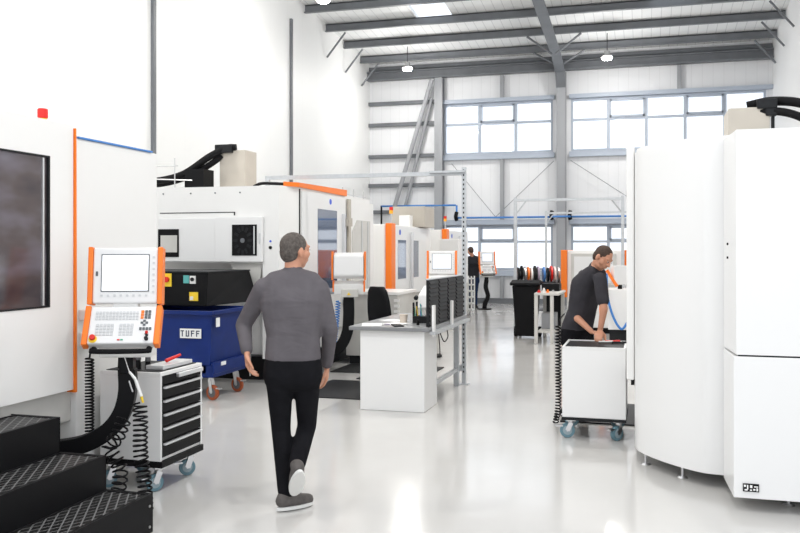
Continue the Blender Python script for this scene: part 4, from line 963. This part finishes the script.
        for k in range(n):
            a = 2*math.pi*k/n; pts.append((.097+.138*math.cos(a), .046*math.sin(a)*(1.05+.1*math.cos(a))))
        base2 = heel-up*.038
        vs = [base2+fw*x+sd*y for x, y in pts]+[base2+fw*x+sd*y+up*.022 for x, y in pts]
        b.add(vs, [tuple(reversed(range(n))), tuple(range(n, 2*n))]+[(i, (i+1) % n, n+(i+1) % n, n+i) for i in range(n)])
        build('sole', b, cols.get('sole', 'sole'), so, .004)
    return t, P

import math as _m
TH = R(16); FF = 857.
def W(px, py, zc):
    """a point of a standing figure, given along the view ray at depth zc (metres)"""
    u = (px-400)/FF; v = (250-py)/FF
    return V((zc*(u*_m.cos(TH)-_m.sin(TH)), zc*(u*_m.sin(TH)+_m.cos(TH)), 1.67+v*zc))
rt = V((math.cos(TH), math.sin(TH), 0)); fwd = V((-math.sin(TH), math.cos(TH), 0))
z = 5.50
man1 = dict(pelvis=W(293,361,z), neck=W(293,273,z), head=W(295.5,251,z+.02), face=(fwd+rt*1.05), hup=V((0,0,1))+rt*.05,
    lat=rt, shL=W(264,288,z), shR=W(319,289,z), elL=W(243.5,325,z+.12), elR=W(330,329,z+.05), wrL=W(247,352,z-.05) , wrR=W(327,366,z+.22),
    hdL=V((.1,0,-1)), hdR=V((-.1,.2,-1)), hnL=rt, hnR=-rt,
    hipL=W(279,370,z), hipR=W(307,370,z), knL=W(281,428,z+.04), anL=W(286.5,492,z+.0), toeL=W(308,503,z+.10),
    knR=W(307,425,z+.12), anR=W(296.5,466,z-.12), toeR=W(292,485,z+.02))
man1['anL'].z = .10; man1['toeL'].z = .098
person('man in grey sweatshirt and black trousers walking away along the aisle', man1, dict(hair='hair', shirt='shirt', trousers='trouser', shoe='shoe'), curl=.7)
z = 8.62
man2 = dict(pelvis=W(577,330,z), neck=W(594,268,z-.12), head=W(603,258,z-.22), face=(rt*.75-fwd*.9+V((0,0,-.85))), hup=V((.3,0,1)),
    lat=(-rt*.55-fwd*.75), latp=(-rt*.85-fwd*.5), lean=V((-.02,.02,.03)),
    shL=W(600,279,z-.32), shR=W(584,276,z+.05), elL=W(604,309,z-.42), elR=W(577,318,z-.15), wrL=W(600,331,z-.42), wrR=W(592,332,z-.30),
    hdL=(-rt*.2-fwd*.5+V((0,0,-.25))), hdR=(rt*.8-fwd*.4+V((0,0,-.1))), hnL=V((0,0,-1)), hnR=V((0,0,-1)),
    hipL=W(583,339,z-.03), hipR=W(571,339,z+.03), knL=W(584,384,z-.03), knR=W(570,385,z+.05), anL=W(583,420.5,z+.14), anR=W(569,420,z+.14), toeL=W(590,428,z-.05), toeR=W(562,428,z-.02))
for k in ('anL', 'anR'): man2[k].z = .112
for k in ('toeL', 'toeR'): man2[k].z = .09
p2, P2 = person('man in charcoal polo leaning over the white trolley', man2, dict(hair='hair2', shirt='shirt2', trousers='trouser', shoe='black', sole='blackm'), sleeve='short', curl=.9)
z = 24.6
man3 = dict(pelvis=W(473,278,z), neck=W(473,256.5,z), head=W(470.5,251,z), face=(fwd-rt*.5+V((0,0,-.3))), lat=rt,
    shL=W(466.8,260,z), shR=W(479.8,260,z), elL=W(465,269,z+.05), elR=W(481.5,269,z+.05), wrL=W(468,272,z+.3), wrR=W(480,271,z+.32), hdL=(fwd), hdR=(fwd+rt*.3), hnL=V((0,0,-1)), hnR=V((0,0,-1)),
    hipL=W(470.5,281,z), hipR=W(476,281,z), knL=W(470,293,z), knR=W(475.5,293,z), anL=W(469.5,304.6,z), anR=W(475.5,304.6,z), toeL=W(468,306,z+.15), toeR=W(477,306,z+.15))
for k in ('anL', 'anR'): man3[k].z = .10
for k in ('toeL', 'toeR'): man3[k].z = .08
person('man in dark jacket and jeans standing at the far end of the aisle', man3, dict(hair='hair2', shirt='jacket', trousers='jeans', shoe='black', sole='blackm'), curl=.6)

# ============================================================ LIGHT
w = bpy.data.worlds.new('sky'); bpy.context.scene.world = w; w.use_nodes = True
bg = w.node_tree.nodes['Background']; bg.inputs['Color'].default_value = (.93, .96, 1, 1); bg.inputs['Strength'].default_value = 1.4
vs = bpy.context.scene.view_settings; vs.view_transform = 'Standard'; vs.look = 'None'; vs.gamma = 1; vs.use_curve_mapping = False; vs.exposure = .2
